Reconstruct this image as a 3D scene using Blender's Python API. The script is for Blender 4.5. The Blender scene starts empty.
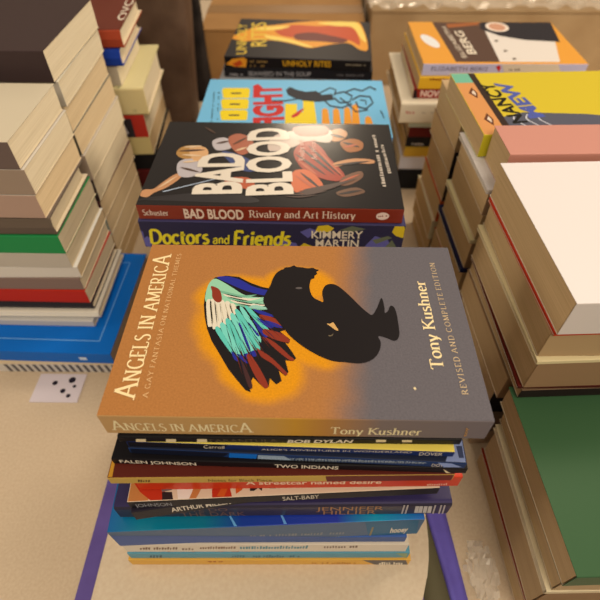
import bpy, bmesh, math, random
import numpy as np
from mathutils import Vector, Matrix
random.seed(7)
SC = bpy.context.scene
COL = SC.collection

# ------------------------------------------------------------------ camera (frame of reference: z = 0 is the floor)
ZT = 0.75                       # table top height
OFF = ZT + 0.228                # height of the top cover of the front stack
F = 487.0
PITCH, ROLL, YAW = 0.843323, -0.0028031, -0.0151092
CAM = np.array([0.0054744, -0.1271016, 0.2392953])   # relative to the front edge of the top cover
def _axes():
    cy, sy = math.cos(YAW), math.sin(YAW)
    f = np.array([sy*math.cos(PITCH), cy*math.cos(PITCH), -math.sin(PITCH)])
    r0 = np.array([cy, -sy, 0.0]); u0 = np.cross(r0, f)
    r = math.cos(ROLL)*r0 + math.sin(ROLL)*u0
    u = -math.sin(ROLL)*r0 + math.cos(ROLL)*u0
    return r, u, f
AR, AU, AF = _axes()
cd = bpy.data.cameras.new('camera'); cam = bpy.data.objects.new('camera', cd); COL.objects.link(cam)
m = Matrix.Identity(4)
for i in range(3):
    m[i][0] = AR[i]; m[i][1] = AU[i]; m[i][2] = -AF[i]; m[i][3] = CAM[i] + (OFF if i == 2 else 0)
cam.matrix_world = m
cd.sensor_width = 36; cd.lens = F/600*36; cd.clip_start = 0.01
cd.dof.use_dof = True; cd.dof.focus_distance = 0.33; cd.dof.aperture_fstop = 8.0
SC.camera = cam
SC.view_settings.view_transform = 'Standard'; SC.view_settings.look = 'None'
SC.view_settings.exposure = 0.0; SC.view_settings.gamma = 1.0; SC.view_settings.use_curve_mapping = False

# ------------------------------------------------------------------ light
WARM = (1.0, 0.815, 0.60)
w = bpy.data.worlds.new('world'); SC.world = w; w.use_nodes = True
w.node_tree.nodes['Background'].inputs[0].default_value = (1.0, 0.82, 0.61, 1)
w.node_tree.nodes['Background'].inputs[1].default_value = 0.36
def area(name, loc, size, power, aim, col=WARM):
    l = bpy.data.lights.new(name, 'AREA'); l.energy = power; l.color = col; l.shape = 'RECTANGLE'
    l.size, l.size_y = size
    o = bpy.data.objects.new(name, l); COL.objects.link(o); o.location = loc
    o.rotation_euler = (Vector(aim)-Vector(loc)).to_track_quat('-Z', 'Y').to_euler()
    return o
area('overhead_light', (1.0, 0.9, 2.75), (0.5, 0.5), 15, (0.1, 0.3, 0.8))
area('overhead_light', (0.06, 3.9, 2.75), (0.5, 0.3), 15, (0.0, 0.4, 0.8))
area('overhead_light', (0.5, -1.3, 2.75), (1.2, 0.6), 30, (0.0, 0.2, 0.8))  # added front fill for the spines and near table, no known fixture
area('side_fill', (2.5, 0.4, 1.75), (1.0, 0.8), 36, (-0.3, 0.35, 0.85))  # added fill from the right in place of wall bounce, no fixture there
area('side_fill', (-2.5, 0.1, 1.75), (1.0, 0.8), 18, (0.3, 0.3, 0.85))  # weaker added fill that lifts the faces of the right stacks

# ------------------------------------------------------------------ pixel rays of the calibrated camera (to measure the place)
def ray(px, py): return (px-300)/F*AR - (py-300)/F*AU + AF
def onz(px, py, z):
    d = ray(px, py); s = (z-CAM[2])/d[2]; return CAM + s*d
def hitplane(px, py, p0, n):
    d = ray(px, py); s = np.dot(np.array(p0)-CAM, n)/np.dot(d, n); return CAM + s*d

# ------------------------------------------------------------------ materials
def lin(c):
    c /= 255.0
    return c/12.92 if c <= 0.04045 else ((c+0.055)/1.055)**2.4
LW = (250, 230, 200)            # how a white sheet looks under these lamps
def alb(rgb, k=0.86):
    return tuple(min(0.9, max(0.004, lin(a)/lin(b)*k)) for a, b in zip(rgb, LW))
_mc = {}
def mat(rgb, rough=0.5, spec=0.12, coat=0.0):
    key = (tuple(rgb), rough, spec, coat)
    if key in _mc: return _mc[key]
    mm = bpy.data.materials.new('print_%d_%d_%d' % tuple(rgb)); mm.use_nodes = True
    b = mm.node_tree.nodes['Principled BSDF']
    b.inputs['Base Color'].default_value = (*alb(rgb), 1)
    b.inputs['Roughness'].default_value = rough
    b.inputs['Specular IOR Level'].default_value = spec
    b.inputs['Coat Weight'].default_value = coat
    b.inputs['Coat Roughness'].default_value = 0.15
    _mc[key] = mm
    return mm
def nodes_of(name, rough, spec=0.4):
    mm = bpy.data.materials.new(name); mm.use_nodes = True
    nt = mm.node_tree; b = nt.nodes['Principled BSDF']
    b.inputs['Roughness'].default_value = rough; b.inputs['Specular IOR Level'].default_value = spec
    return mm, nt, b
def N(nt, t, **kw):
    n = nt.nodes.new(t)
    for k, v in kw.items(): setattr(n, k, v)
    return n
_pc = {}
def pages(rgb):
    """page edges: fine streaks that run along the leaves"""
    if rgb in _pc: return _pc[rgb]
    mm, nt, b = nodes_of('page_edges_%d' % rgb[0], 0.9, 0.1)
    tc = N(nt, 'ShaderNodeTexCoord'); mp = N(nt, 'ShaderNodeMapping'); mp.inputs['Scale'].default_value = (9, 9, 1300)
    nz = N(nt, 'ShaderNodeTexNoise'); nz.inputs['Scale'].default_value = 1.0; nz.inputs['Detail'].default_value = 4
    rp = N(nt, 'ShaderNodeValToRGB')
    a = alb(rgb)
    rp.color_ramp.elements[0].position = 0.3; rp.color_ramp.elements[0].color = (a[0]*.84, a[1]*.82, a[2]*.78, 1)
    rp.color_ramp.elements[1].position = 0.62; rp.color_ramp.elements[1].color = (*a, 1)
    bp = N(nt, 'ShaderNodeBump'); bp.inputs['Strength'].default_value = 0.25; bp.inputs['Distance'].default_value = 0.0006
    L = nt.links.new
    L(tc.outputs['Object'], mp.inputs['Vector']); L(mp.outputs[0], nz.inputs['Vector'])
    L(nz.outputs['Fac'], rp.inputs[0]); L(rp.outputs[0], b.inputs['Base Color'])
    L(nz.outputs['Fac'], bp.inputs['Height']); L(bp.outputs[0], b.inputs['Normal'])
    _pc[rgb] = mm
    return mm
def mottled(name, c1, c2, scale, rough=0.6, spec=0.3, bump=0.0, stretch=(1, 1, 1), detail=5):
    mm, nt, b = nodes_of(name, rough, spec)
    tc = N(nt, 'ShaderNodeTexCoord'); mp = N(nt, 'ShaderNodeMapping'); mp.inputs['Scale'].default_value = stretch
    nz = N(nt, 'ShaderNodeTexNoise'); nz.inputs['Scale'].default_value = scale; nz.inputs['Detail'].default_value = detail
    rp = N(nt, 'ShaderNodeValToRGB'); rp.color_ramp.elements[0].position = .32; rp.color_ramp.elements[1].position = .68
    rp.color_ramp.elements[0].color = (*alb(c1), 1); rp.color_ramp.elements[1].color = (*alb(c2), 1)
    L = nt.links.new
    L(tc.outputs['Object'], mp.inputs['Vector']); L(mp.outputs[0], nz.inputs['Vector'])
    L(nz.outputs['Fac'], rp.inputs[0]); L(rp.outputs[0], b.inputs['Base Color'])
    if bump:
        bp = N(nt, 'ShaderNodeBump'); bp.inputs['Strength'].default_value = 0.6; bp.inputs['Distance'].default_value = bump
        L(nz.outputs['Fac'], bp.inputs['Height']); L(bp.outputs[0], b.inputs['Normal'])
    return mm

# ------------------------------------------------------------------ lettering: a drawn roman alphabet (pen strokes with serifs) and the built-in sans
def arc(cx, cy, rx, ry, a0, a1, n=12):
    return [(cx+rx*math.cos(math.radians(a0+(a1-a0)*i/n)), cy+ry*math.sin(math.radians(a0+(a1-a0)*i/n))) for i in range(n+1)]
X = 0.64
GLY = {
 'A': (.86, [[(.06,0),(.42,1)], [(.42,1),(.80,0)], [(.20,.36),(.66,.36)]]),
 'B': (.66, [[(.14,0),(.14,1)], [(.14,1),(.32,1)]+arc(.32,.76,.20,.24,90,-90)+[(.14,.52)], [(.32,.52)]+arc(.34,.26,.24,.26,90,-90)+[(.14,0)]]),
 'C': (.80, [arc(.44,.5,.36,.5,42,318,22)]),
 'D': (.84, [[(.14,0),(.14,1)], [(.14,1),(.34,1)]+arc(.36,.5,.38,.5,90,-90,18)+[(.14,0)]]),
 'E': (.62, [[(.14,0),(.14,1)], [(.14,1),(.54,1),(.54,.86)], [(.14,.52),(.46,.52)], [(.14,0),(.56,0),(.58,.15)]]),
 'F': (.58, [[(.14,0),(.14,1)], [(.14,1),(.54,1),(.54,.86)], [(.14,.52),(.44,.52)]]),
 'G': (.86, [arc(.44,.5,.36,.5,42,330,22), [(.75,.0),(.75,.42)]]),
 'H': (.84, [[(.14,0),(.14,1)], [(.70,0),(.70,1)], [(.14,.52),(.70,.52)]]),
 'I': (.34, [[(.17,0),(.17,1)]]),
 'K': (.78, [[(.14,0),(.14,1)], [(.66,1),(.16,.46)], [(.28,.58),(.72,0)]]),
 'L': (.62, [[(.14,0),(.14,1)], [(.14,0),(.54,0),(.57,.17)]]),
 'M': (1.0, [[(.12,0),(.16,1)], [(.16,1),(.50,.08)], [(.50,.08),(.84,1)], [(.84,1),(.90,0)]]),
 'N': (.88, [[(.14,0),(.14,1)], [(.14,1),(.74,0)], [(.74,0),(.74,1)]]),
 'O': (.88, [arc(.44,.5,.37,.5,0,360,28)]),
 'P': (.64, [[(.14,0),(.14,1)], [(.14,1),(.32,1)]+arc(.34,.73,.22,.27,90,-90)+[(.14,.46)]]),
 'R': (.74, [[(.14,0),(.14,1)], [(.14,1),(.32,1)]+arc(.34,.74,.22,.26,90,-90)+[(.14,.48)], [(.34,.48),(.70,0)]]),
 'S': (.58, [arc(.29,.75,.20,.25,40,200,12)+arc(.29,.25,.22,.27,75,-150,14)]),
 'T': (.76, [[(.38,0),(.38,1)], [(.06,.86),(.07,1),(.69,1),(.70,.86)]]),
 'V': (.82, [[(.06,1),(.41,0)], [(.41,0),(.76,1)]]),
 'Y': (.78, [[(.06,1),(.38,.46)], [(.72,1),(.38,.46)], [(.38,0),(.38,.46)]]),
 'a': (.52, [arc(.24,.46,.17,.19,165,0,8)+[(.41,.08),(.48,.0)], arc(.23,.17,.18,.18,75,330,12)]),
 'c': (.50, [arc(.28,.32,.22,.33,45,315,16)]),
 'd': (.58, [arc(.27,.31,.21,.32,20,340,18), [(.47,0),(.47,1.02)]]),
 'e': (.52, [[(.07,.36),(.46,.36)]+arc(.27,.33,.20,.32,10,310,18)]),
 'h': (.60, [[(.12,0),(.12,1.02)], [(.12,.46)]+arc(.29,.46,.17,.19,150,0,8)+[(.46,0)]]),
 'i': (.28, [[(.14,0),(.14,.64)], arc(.14,.87,.035,.035,0,360,8)]),
 'l': (.28, [[(.14,0),(.14,1.02)]]),
 'n': (.60, [[(.12,0),(.12,.64)], [(.12,.46)]+arc(.29,.46,.17,.19,150,0,8)+[(.46,0)]]),
 'o': (.56, [arc(.28,.32,.22,.33,0,360,22)]),
 'r': (.42, [[(.12,0),(.12,.64)], [(.12,.44)]+arc(.27,.50,.13,.14,150,50,6)]),
 's': (.44, [arc(.22,.48,.14,.17,40,200,10)+arc(.22,.17,.16,.18,75,-150,12)]),
 't': (.38, [[(.16,.88),(.16,.14)]+arc(.27,.13,.11,.13,180,300,8), [(.04,.64),(.34,.64)]]),
 'u': (.60, [[(.12,.64),(.12,.2)]+arc(.28,.20,.16,.20,180,360,10), [(.46,0),(.46,.64)]]),
 'v': (.54, [[(.05,.64),(.27,0)], [(.27,0),(.49,.64)]]),
 'y': (.54, [[(.05,.64),(.27,0)], [(.49,.64),(.20,-.24),(.08,-.28)]]),
}
def ribbon(pts, width):
    """polygons of a pen stroke; width(tx, ty) gives its breadth"""
    n = len(pts); L_, R_ = [], []
    for i in range(n):
        a = pts[max(0, i-1)]; b = pts[min(n-1, i+1)]
        if 0 < i < n-1:
            pass
        tx, ty = b[0]-a[0], b[1]-a[1]; d = math.hypot(tx, ty) or 1e-6; tx /= d; ty /= d
        h = width(tx, ty)/2
        L_.append((pts[i][0]-ty*h, pts[i][1]+tx*h)); R_.append((pts[i][0]+ty*h, pts[i][1]-tx*h))
    return [[L_[i], R_[i], R_[i+1], L_[i+1]] for i in range(n-1)]
def pen_text(s, thick=.135, thin=.05, serif=True, space=.07, slant=0.0):
    polys = []; x = 0.0
    def width(tx, ty):
        return thin + (thick-thin)*abs(math.sin(math.atan2(ty, tx)-math.radians(14)))
    k = 1.0
    for ch in s:
        if ch == '^': k = 1.32; continue
        if ch == ' ': x += .34; continue
        if ch not in GLY: x += .3; continue
        wd, strokes = GLY[ch]
        for st in strokes:
            ps = ribbon(st, width)
            if serif and len(st) == 2:
                (x0, y0), (x1, y1) = st
                if abs(y1-y0) > .4:
                    for (ex, ey) in st:
                        if ch in 'AVMNv' and any(abs(ex-q[0]) < .02 and abs(ey-q[1]) < .02 for o2 in strokes if o2 is not st for q in (o2[0], o2[-1])) and not (ch in 'NM' and (ex < .2 or ex > .7) and abs(x1-x0) < .1):
                            continue
                        if ch == 'Y' and .3 < ey < .6: continue
                        if min(abs(ey), abs(ey-1), abs(ey-.64), abs(ey-1.02)) < .03:
                            hs = thick*(1.05 if ey < .01 or ch.isupper() else .7)
                            if ch == 'T' and ey > .5: continue
                            yy = ey+(thin/2 if ey < .01 else -thin/2)
                            ps.append([(ex-hs, yy-thin/2), (ex+hs, yy-thin/2), (ex+hs, yy+thin/2), (ex-hs, yy+thin/2)])
            for p in ps:
                polys.append([(x+(a+slant*b)*k, b*k) for a, b in p])
        x += (wd+space)*k; k = 1.0
    return polys, x-space
_tc = {}
def sans_text(s, bold=0.0, shear=0.0):
    key = (s, bold, shear)
    if key in _tc: return _tc[key]
    cu = bpy.data.curves.new('lettering', 'FONT'); cu.body = s; cu.offset = bold; cu.shear = shear; cu.resolution_u = 3
    o = bpy.data.objects.new('lettering', cu); COL.objects.link(o)
    dg = bpy.context.evaluated_depsgraph_get()
    me = bpy.data.meshes.new_from_object(o.evaluated_get(dg))
    polys = [[(me.vertices[i].co.x/.729, me.vertices[i].co.y/.729) for i in p.vertices] for p in me.polygons]
    bpy.data.objects.remove(o); bpy.data.curves.remove(cu); bpy.data.meshes.remove(me)
    xs = [a for p in polys for a, b in p]; x0, x1 = min(xs), max(xs)
    _tc[key] = ([[(a-x0, b) for a, b in p] for p in polys], x1-x0)
    return _tc[key]

# ------------------------------------------------------------------ objects
def tag(o, label, cat, group=None):
    o['label'] = label; o['category'] = cat
    if group: o['group'] = group
    return o
def empty(name, loc, rz, label, cat, group=None):
    o = bpy.data.objects.new(name, None); COL.objects.link(o); o.empty_display_size = .02
    o.location = loc; o.rotation_euler = (0, 0, rz)
    return tag(o, label, cat, group)
def link(name, bm, mats, parent=None, smooth=False):
    me = bpy.data.meshes.new(name); bm.to_mesh(me); bm.free()
    for q in (mats if isinstance(mats, (list, tuple)) else [mats]): me.materials.append(q)
    if smooth:
        for p in me.polygons: p.use_smooth = True
    o = bpy.data.objects.new(name, me); COL.objects.link(o)
    if parent: o.parent = parent
    return o
def box(bm, x0, x1, y0, y1, z0, z1, mi=0):
    v = [bm.verts.new((x, y, z)) for x in (x0, x1) for y in (y0, y1) for z in (z0, z1)]
    for f in ((0,1,3,2), (4,6,7,5), (0,4,5,1), (2,3,7,6), (0,2,6,4), (1,5,7,3)):
        fc = bm.faces.new([v[i] for i in f]); fc.material_index = mi

def rounded(p, n=4):
    out = []; L_ = len(p)
    for i in range(L_):
        a, b, c, d = (p[(i+k-1) % L_] for k in range(4))
        for j in range(n):
            t = j/n
            out.append(tuple(.5*((2*b[k])+(-a[k]+c[k])*t+(2*a[k]-5*b[k]+4*c[k]-d[k])*t*t+(-a[k]+3*b[k]-3*c[k]+d[k])*t**3) for k in (0, 1)))
    return out
class Book:
    """Local frame: x along the spine, -y is the spine, +y the fore edge, z up; origin under the middle of the lower cover."""
    def __init__(s, label, cx, cy, ztop, L, D, T, yaw=0.0, cover=(200,190,170), spine=None, page=(226,190,140), hard=False, back=None, rough=.42, cat='book', group=None, coat=0.0, cover_mat=None, sag=0.0, spine_mat=None):
        s.L, s.D, s.T, s.yaw, s.c = L, D, T, yaw, np.array([cx, cy, ztop-T])
        s.decals = []; s.layer = 0
        s.label = label; s.cat = cat; s.group = group; s.hard = hard; s.sag = sag
        s.cm = cover_mat or mat(cover, rough, .12, coat); s.sm = spine_mat or mat(spine or cover, rough, .12, coat); s.bm_ = mat(back or spine or cover, rough)
        s.pm = pages(page)
        s.ca, s.sa = math.cos(yaw), math.sin(yaw)
    def local(s, p):
        d = np.array(p)-s.c
        return np.array([d[0]*s.ca+d[1]*s.sa, -d[0]*s.sa+d[1]*s.ca, d[2]])
    def top(s, px, py):                       # pixel -> (u, v) on the upper cover, v = 0 at the spine
        q = s.local(onz(px, py, s.c[2]+s.T)); return (q[0], q[1]+s.D/2)
    def spn(s, px, py):                       # pixel -> (u, v) on the spine
        n = np.array([s.sa, -s.ca, 0.0]); p0 = s.c + n*s.D/2
        q = s.local(hitplane(px, py, p0, n)); return (q[0], q[2])
    def _clip(s, surf, p):
        hu = s.L/2-.0004; hv = s.D-.0008 if surf == 'top' else s.T-.0005
        lo = [-hu, .0005 if surf == 'spine' else .0006]
        return (min(hu, max(lo[0], p[0])), min(hv, max(lo[1], p[1])))
    def poly(s, surf, pix, m, raw=False, bump=True):
        f = s.top if surf == 'top' else s.spn
        pts = [s._clip(surf, p if raw else f(*p)) for p in pix]
        if bump: s.layer += 1
        s.decals.append((surf, [pts], m, s.layer))
    def blob(s, surf, pix, m, bump=True):     # the same with a rounded outline
        s.poly(surf, rounded(pix), m, bump=bump)
    def polys(s, surf, pl, m, clip=True):
        s.layer += 1
        s.decals.append((surf, [[s._clip(surf, p) if clip else p for p in q] for q in pl], m, s.layer))
    def text(s, surf, txt, a, b, t, m, pen=False, bold=.012, shear=0.0, **kw):
        """baseline from pixel a to pixel b, pixel t at cap height above a"""
        f = s.top if surf == 'top' else s.spn
        A, B, Tt = (np.array(f(*q)) for q in (a, b, t))
        if surf == 'spine':       # keep the line of print on the spine
            T = s.T; d = max(0, .16*T-min(A[1], B[1])); A = A+np.array((0, d)); B = B+np.array((0, d)); Tt = Tt+np.array((0, d))
            Tt = np.array((Tt[0], min(Tt[1], A[1]+max(.3*T, .9*T-max(A[1], B[1])))))
        ux = B-A; Lb = np.linalg.norm(ux); ux /= Lb; uy = np.array([-ux[1], ux[0]])
        h = abs(np.dot(Tt-A, uy))
        pl, wd = pen_text(txt, **kw) if pen else sans_text(txt, bold, shear)
        s.polys(surf, [[tuple(A+ux*(p[0]/wd*Lb)+uy*p[1]*h) for p in q] for q in pl], m)
    def ticks(s, surf, a, b, t, m, n=18, fill=.75):
        """a line of print too small and blurred to read"""
        f = s.top if surf == 'top' else s.spn
        A, B, Tt = (np.array(f(*q)) for q in (a, b, t)); up = Tt-A
        r = random.Random(n*31+int(a[0])); pl = []
        for i in range(n):
            if r.random() > fill: continue
            p = A+(B-A)*(i/n); q = A+(B-A)*((i+r.uniform(.45, .8))/n); k = r.uniform(.6, 1)
            pl.append([tuple(p), tuple(q), tuple(q+up*k), tuple(p+up*k)])
        s.polys(surf, pl, m)
    def build(s):
        root = empty('hardcover_book' if s.hard else 'paperback_book', (s.c[0], s.c[1], s.c[2]+OFF), s.yaw, s.label, s.cat, s.group)
        bm = bmesh.new(); L, D, T = s.L, s.D, s.T
        th = .0022 if s.hard else .0005
        th = min(th, T*.2)
        # profile of the cover (fore edge below -> spine -> fore edge above)
        r = .0035 if s.hard else .0009
        r = min(r, T*.3)
        out, inn = [], []
        nseg = 4
        ys = [D/2, D/6, -D/6]
        for y in ys: out.append((y, 0)); inn.append((y, th))
        bulge = .0014 if s.hard and not any(d[0] == 'spine' for d in s.decals) else 0
        for i in range(nseg+1):
            a = math.radians(270-90*i/nseg)
            out.append((-D/2+r+r*math.cos(a), r+r*math.sin(a)))
            inn.append((-D/2+max(r, th)+ (max(r-th, .0001))*math.cos(a), max(r, th)+max(r-th, .0001)*math.sin(a)))
        if s.hard:
            out.append((-D/2-bulge, T/2)); inn.append((-D/2-bulge+th, T/2))
        for i in range(nseg+1):
            a = math.radians(180-90*i/nseg)
            out.append((-D/2+r+r*math.cos(a), T-r+r*math.sin(a)))
            inn.append((-D/2+max(r, th)+max(r-th, .0001)*math.cos(a), T-max(r, th)+max(r-th, .0001)*math.sin(a)))
        for y in reversed(ys): out.append((y, T)); inn.append((y, T-th))
        n = len(out); nx = 2
        rows = []
        for k in range(nx+1):
            x = -L/2+L*k/nx
            rows.append(([bm.verts.new((x, y, z)) for y, z in out], [bm.verts.new((x, y, z)) for y, z in inn]))
        def cls(i):
            z0, z1 = out[i][1], out[i+1][1]
            if z0 > T*.5 and z1 > T-r*.25: return 1 if out[i+1][0] > -D/2+r*.9 and z0 > T-r*.3 else 0
            return 0
        for k in range(nx):
            (o0, i0), (o1, i1) = rows[k], rows[k+1]
            for i in range(n-1):
                f = bm.faces.new((o0[i], o0[i+1], o1[i+1], o1[i]))
                zz = (out[i][1]+out[i+1][1])/2
                f.material_index = 0 if (out[i+1][0] > -D/2+r*.5 and zz > T-r*.2) else (2 if zz < r*.2 else 1)
                g = bm.faces.new((i0[i], i1[i], i1[i+1], i0[i+1])); g.material_index = 3
            for i in (0, n-1):
                f = bm.faces.new((o0[i], i0[i], i1[i], o1[i]) if i else (o0[i], o1[i], i1[i], i0[i])); f.material_index = 0 if i else 2
        for (o, ii) in (rows[0], rows[-1]):
            for i in range(n-1):
                f = bm.faces.new((o[i], o[i+1], ii[i+1], ii[i])); f.material_index = 0 if i > n*.6 else 1
        bmesh.ops.recalc_face_normals(bm, faces=bm.faces[:])
        mats = [s.cm, s.sm, s.bm_, mat((235, 205, 160), .8)]
        idx = {}
        for surf, pl, m_, lay in s.decals:
            if m_ not in idx: idx[m_] = len(mats); mats.append(m_)
            for qi, q in enumerate(pl):
                e = .00005+.00001*lay+(qi % 5)*.0000018
                if surf == 'top': vs = [bm.verts.new((u, v-D/2, T+e)) for u, v in q]
                else: vs = [bm.verts.new((u, -D/2-bulge*max(0, (T/2-r-abs(v-T/2))/(T/2-r))-e, v)) for u, v in q]
                try: f = bm.faces.new(vs)
                except ValueError: continue
                f.material_index = idx[m_]
                f.normal_update()
                want = f.normal.z if surf == 'top' else -f.normal.y
                if want < 0: f.normal_flip()
        link('cover', bm, mats, root)
        # the leaves
        bp = bmesh.new(); i1 = .0035 if s.hard else .0006; i2 = .004 if s.hard else .0009
        y0, y1, x0, x1 = -D/2+max(th, .0012)+.0004, D/2-i2, -L/2+i1, L/2-i1
        if s.hard:      # hollow, curved fore edge
            prof = [(y0, th+.0001), (y1, th+.0001), (y1-.0025, T*.3), (y1-.0035, T*.5), (y1-.0025, T*.7), (y1, T-th-.0001), (y0, T-th-.0001)]
        else:
            sk = .0008
            prof = [(y0, th+.0001), (y1-sk, th+.0001), (y1, T*.5), (y1-sk*.3, T-th-.0001), (y0, T-th-.0001)]
        a = [bp.verts.new((x0, y, z)) for y, z in prof]; b = [bp.verts.new((x1, y, z)) for y, z in prof]
        bp.faces.new(a); bp.faces.new(b[::-1])
        for i in range(len(prof)):
            j = (i+1) % len(prof); bp.faces.new((a[i], b[i], b[j], a[j]))
        bmesh.ops.recalc_face_normals(bp, faces=bp.faces[:])
        link('page_block', bp, s.pm, root)
        return root
def book_px(label, l, r, ztop, D, T, **kw):
    """a book lying flat whose upper front edge runs from pixel l to pixel r at height ztop"""
    a, b = onz(*l, ztop), onz(*r, ztop)
    d = b-a; L = math.hypot(d[0], d[1]); yaw = math.atan2(d[1], d[0])
    c = (a+b)/2
    return Book(label, c[0]-math.sin(yaw)*D/2, c[1]+math.cos(yaw)*D/2, ztop, L, D, T, yaw, **kw)

# ================================================================== the room
ROOM = mottled('plaster', (196,170,130), (206,180,140), 3, .9)
def structure(name, x0, x1, y0, y1, z0, z1, m_):
    bm = bmesh.new(); box(bm, x0, x1, y0, y1, z0, z1); bmesh.ops.recalc_face_normals(bm, faces=bm.faces[:])
    o = link(name, bm, m_); o['kind'] = 'structure'; return o
structure('floor', -3, 3, -2.5, 4.5, -.1, 0, mottled('carpet', (96,78,60), (120,98,76), 60, .95))
structure('wall_back', -3, 3, 4.5, 4.6, 0, 2.8, ROOM)
structure('wall_left', -3.1, -3, -2.5, 4.5, 0, 2.8, ROOM)
structure('wall_right', 3, 3.1, -2.5, 4.5, 0, 2.8, ROOM)

# ------------------------------------------------------------------ folding tables
PLASTIC = mottled('table_plastic', (206,172,130), (216,184,142), 420, .6, .2, .0003)
METAL = mat((120,112,104), .35, .5)
def folding_table(label, x0, x1, y0, y1):
    cx, cy = (x0+x1)/2, (y0+y1)/2
    root = empty('folding_table', (cx, cy, 0), 0, label, 'table', 'folding tables set back to back')
    bm = bmesh.new(); box(bm, x0-cx, x1-cx, y0-cy, y1-cy, ZT-.04, ZT)
    bmesh.ops.recalc_face_normals(bm, faces=bm.faces[:])
    ve = [e for e in bm.edges if abs(e.verts[0].co.z-e.verts[1].co.z) > .01]
    bmesh.ops.bevel(bm, geom=ve, offset=.05, segments=6, affect='EDGES')
    te = [e for e in bm.edges if e.verts[0].co.z > ZT-.001 and e.verts[1].co.z > ZT-.001]
    bmesh.ops.bevel(bm, geom=te, offset=.006, segments=2, affect='EDGES')
    link('tabletop', bm, PLASTIC, root)
    for sx in (-1, 1):
        for sy in (-1, 1):
            bl = bmesh.new()
            bmesh.ops.create_cone(bl, cap_ends=True, segments=16, radius1=.016, radius2=.016, depth=ZT-.04)
            for v in bl.verts: v.co += Vector((sx*((x1-x0)/2-.25), sy*((y1-y0)/2-.08), (ZT-.04)/2))
            link('leg', bl, METAL, root, True)
        br = bmesh.new()
        bmesh.ops.create_cone(br, cap_ends=True, segments=12, radius1=.01, radius2=.01, depth=(y1-y0)-.16)
        for v in br.verts: v.co = Vector((sx*((x1-x0)/2-.25), v.co.z, .18+v.co.y)) + Vector((v.co.x, 0, 0))
        link('crossbar', br, METAL, root, True)
folding_table('beige plastic folding table under the nearest book stacks', -.95, .95, -.12, .66)
folding_table('beige plastic folding table behind, carrying the cardboard cartons', -.95, .95, .664, 1.44)

# ------------------------------------------------------------------ pale board and purple folder under the front stack
zt = -.228
def outline_slab(name, label, cat, pts, z0, z1, m_, bevel=.0):
    bm = bmesh.new()
    cx = sum(p[0] for p in pts)/len(pts); cy = sum(p[1] for p in pts)/len(pts)
    lo = [bm.verts.new((x-cx, y-cy, 0)) for x, y in pts]; hi = [bm.verts.new((x-cx, y-cy, z1-z0)) for x, y in pts]
    bm.faces.new(lo[::-1]); bm.faces.new(hi)
    for i in range(len(pts)):
        j = (i+1) % len(pts); bm.faces.new((lo[i], lo[j], hi[j], hi[i]))
    if bevel:
        te = [e for e in bm.edges if e.verts[0].co.z > (z1-z0)*.9 and e.verts[1].co.z > (z1-z0)*.9]
        bmesh.ops.bevel(bm, geom=te, offset=bevel, segments=2, affect='EDGES')
    bmesh.ops.recalc_face_normals(bm, faces=bm.faces[:])
    o = link(name, bm, m_); o.location = (cx, cy, z0+OFF)
    return tag(o, label, cat) if label else o
def rrect(x0, x1, y0, y1, r):
    p = []
    for cx, cy, a in ((x1-r, y1-r, 0), (x0+r, y1-r, 90), (x0+r, y0+r, 180), (x1-r, y0+r, 270)):
        p += [(cx+r*math.cos(math.radians(a+90*i/8)), cy+r*math.sin(math.radians(a+90*i/8))) for i in range(9)]
    return p
PURPLE = mottled('purple_plastic', (96,74,128), (108,86,142), 30, .5, .3)
PURPLE2 = mottled('purple_plastic_light', (104,86,158), (118,100,176), 30, .45, .3)
pf = empty('document_folder', (0, 0, zt+OFF), 0, 'flat purple folder lying on the table beneath the pale board', 'folder')
bm = bmesh.new(); box(bm, -.183, .106, -.125, .165, .0003, .0018); bmesh.ops.recalc_face_normals(bm, faces=bm.faces[:]); link('folder_cover', bm, PURPLE, pf)
def strip(name, rows, m_):
    bm = bmesh.new(); prev = None
    for y, pr in rows:
        row = [bm.verts.new((x, y, z)) for x, z in pr]
        if prev:
            for i in range(len(pr)-1): bm.faces.new((prev[i], prev[i+1], row[i+1], row[i]))
        prev = row
    o = link(name, bm, m_, pf, True); q = o.modifiers.new('thickness', 'SOLIDIFY'); q.thickness = .0004; q.offset = 1
rows1, rows2 = [], []
for i in range(33):
    y = -.124+.0088*i; t = max(0.0, min(1.0, (.10-y)/.224)); xi = .108+.031*t; xo = .131+.018*t; bend = .0016*max(0.0, math.sin((y+.10)*24))
    rows1.append((y, [(.1062, .0004), ((.1062+xi)/2, .0006), (xi, .0010)]))
    rows2.append((y, [(xi+.0003, .0012), (xi+.004, .0018+bend), (xi+.006, .0014), ((xi+xo)/2+.003, .0012), (xo, .0006)]))
strip('gap_strip', rows1, mat((104,92,62), .6)); strip('folder_flap', rows2, PURPLE2)  # dark olive strip put in for the shadowed gap beside the board
outline_slab('serving_board', 'pale beige board with a rounded corner under the front book stack', 'board',
             [(-.166, .148), (-.166, -.10)]+[tuple(onz(x_, y_, -.2151)[:2]) for x_, y_ in ((300,690), (345,684), (380,665), (402,642), (416,618), (423.5,598), (427.3,577), (428.8,558), (428.4,540), (426.5,522), (423,500))]+[(.104, .148)], -.2257, -.2151, mottled('board_plastic', (220,188,146), (228,198,156), 300, .6, .2, .0002), .002)

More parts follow.
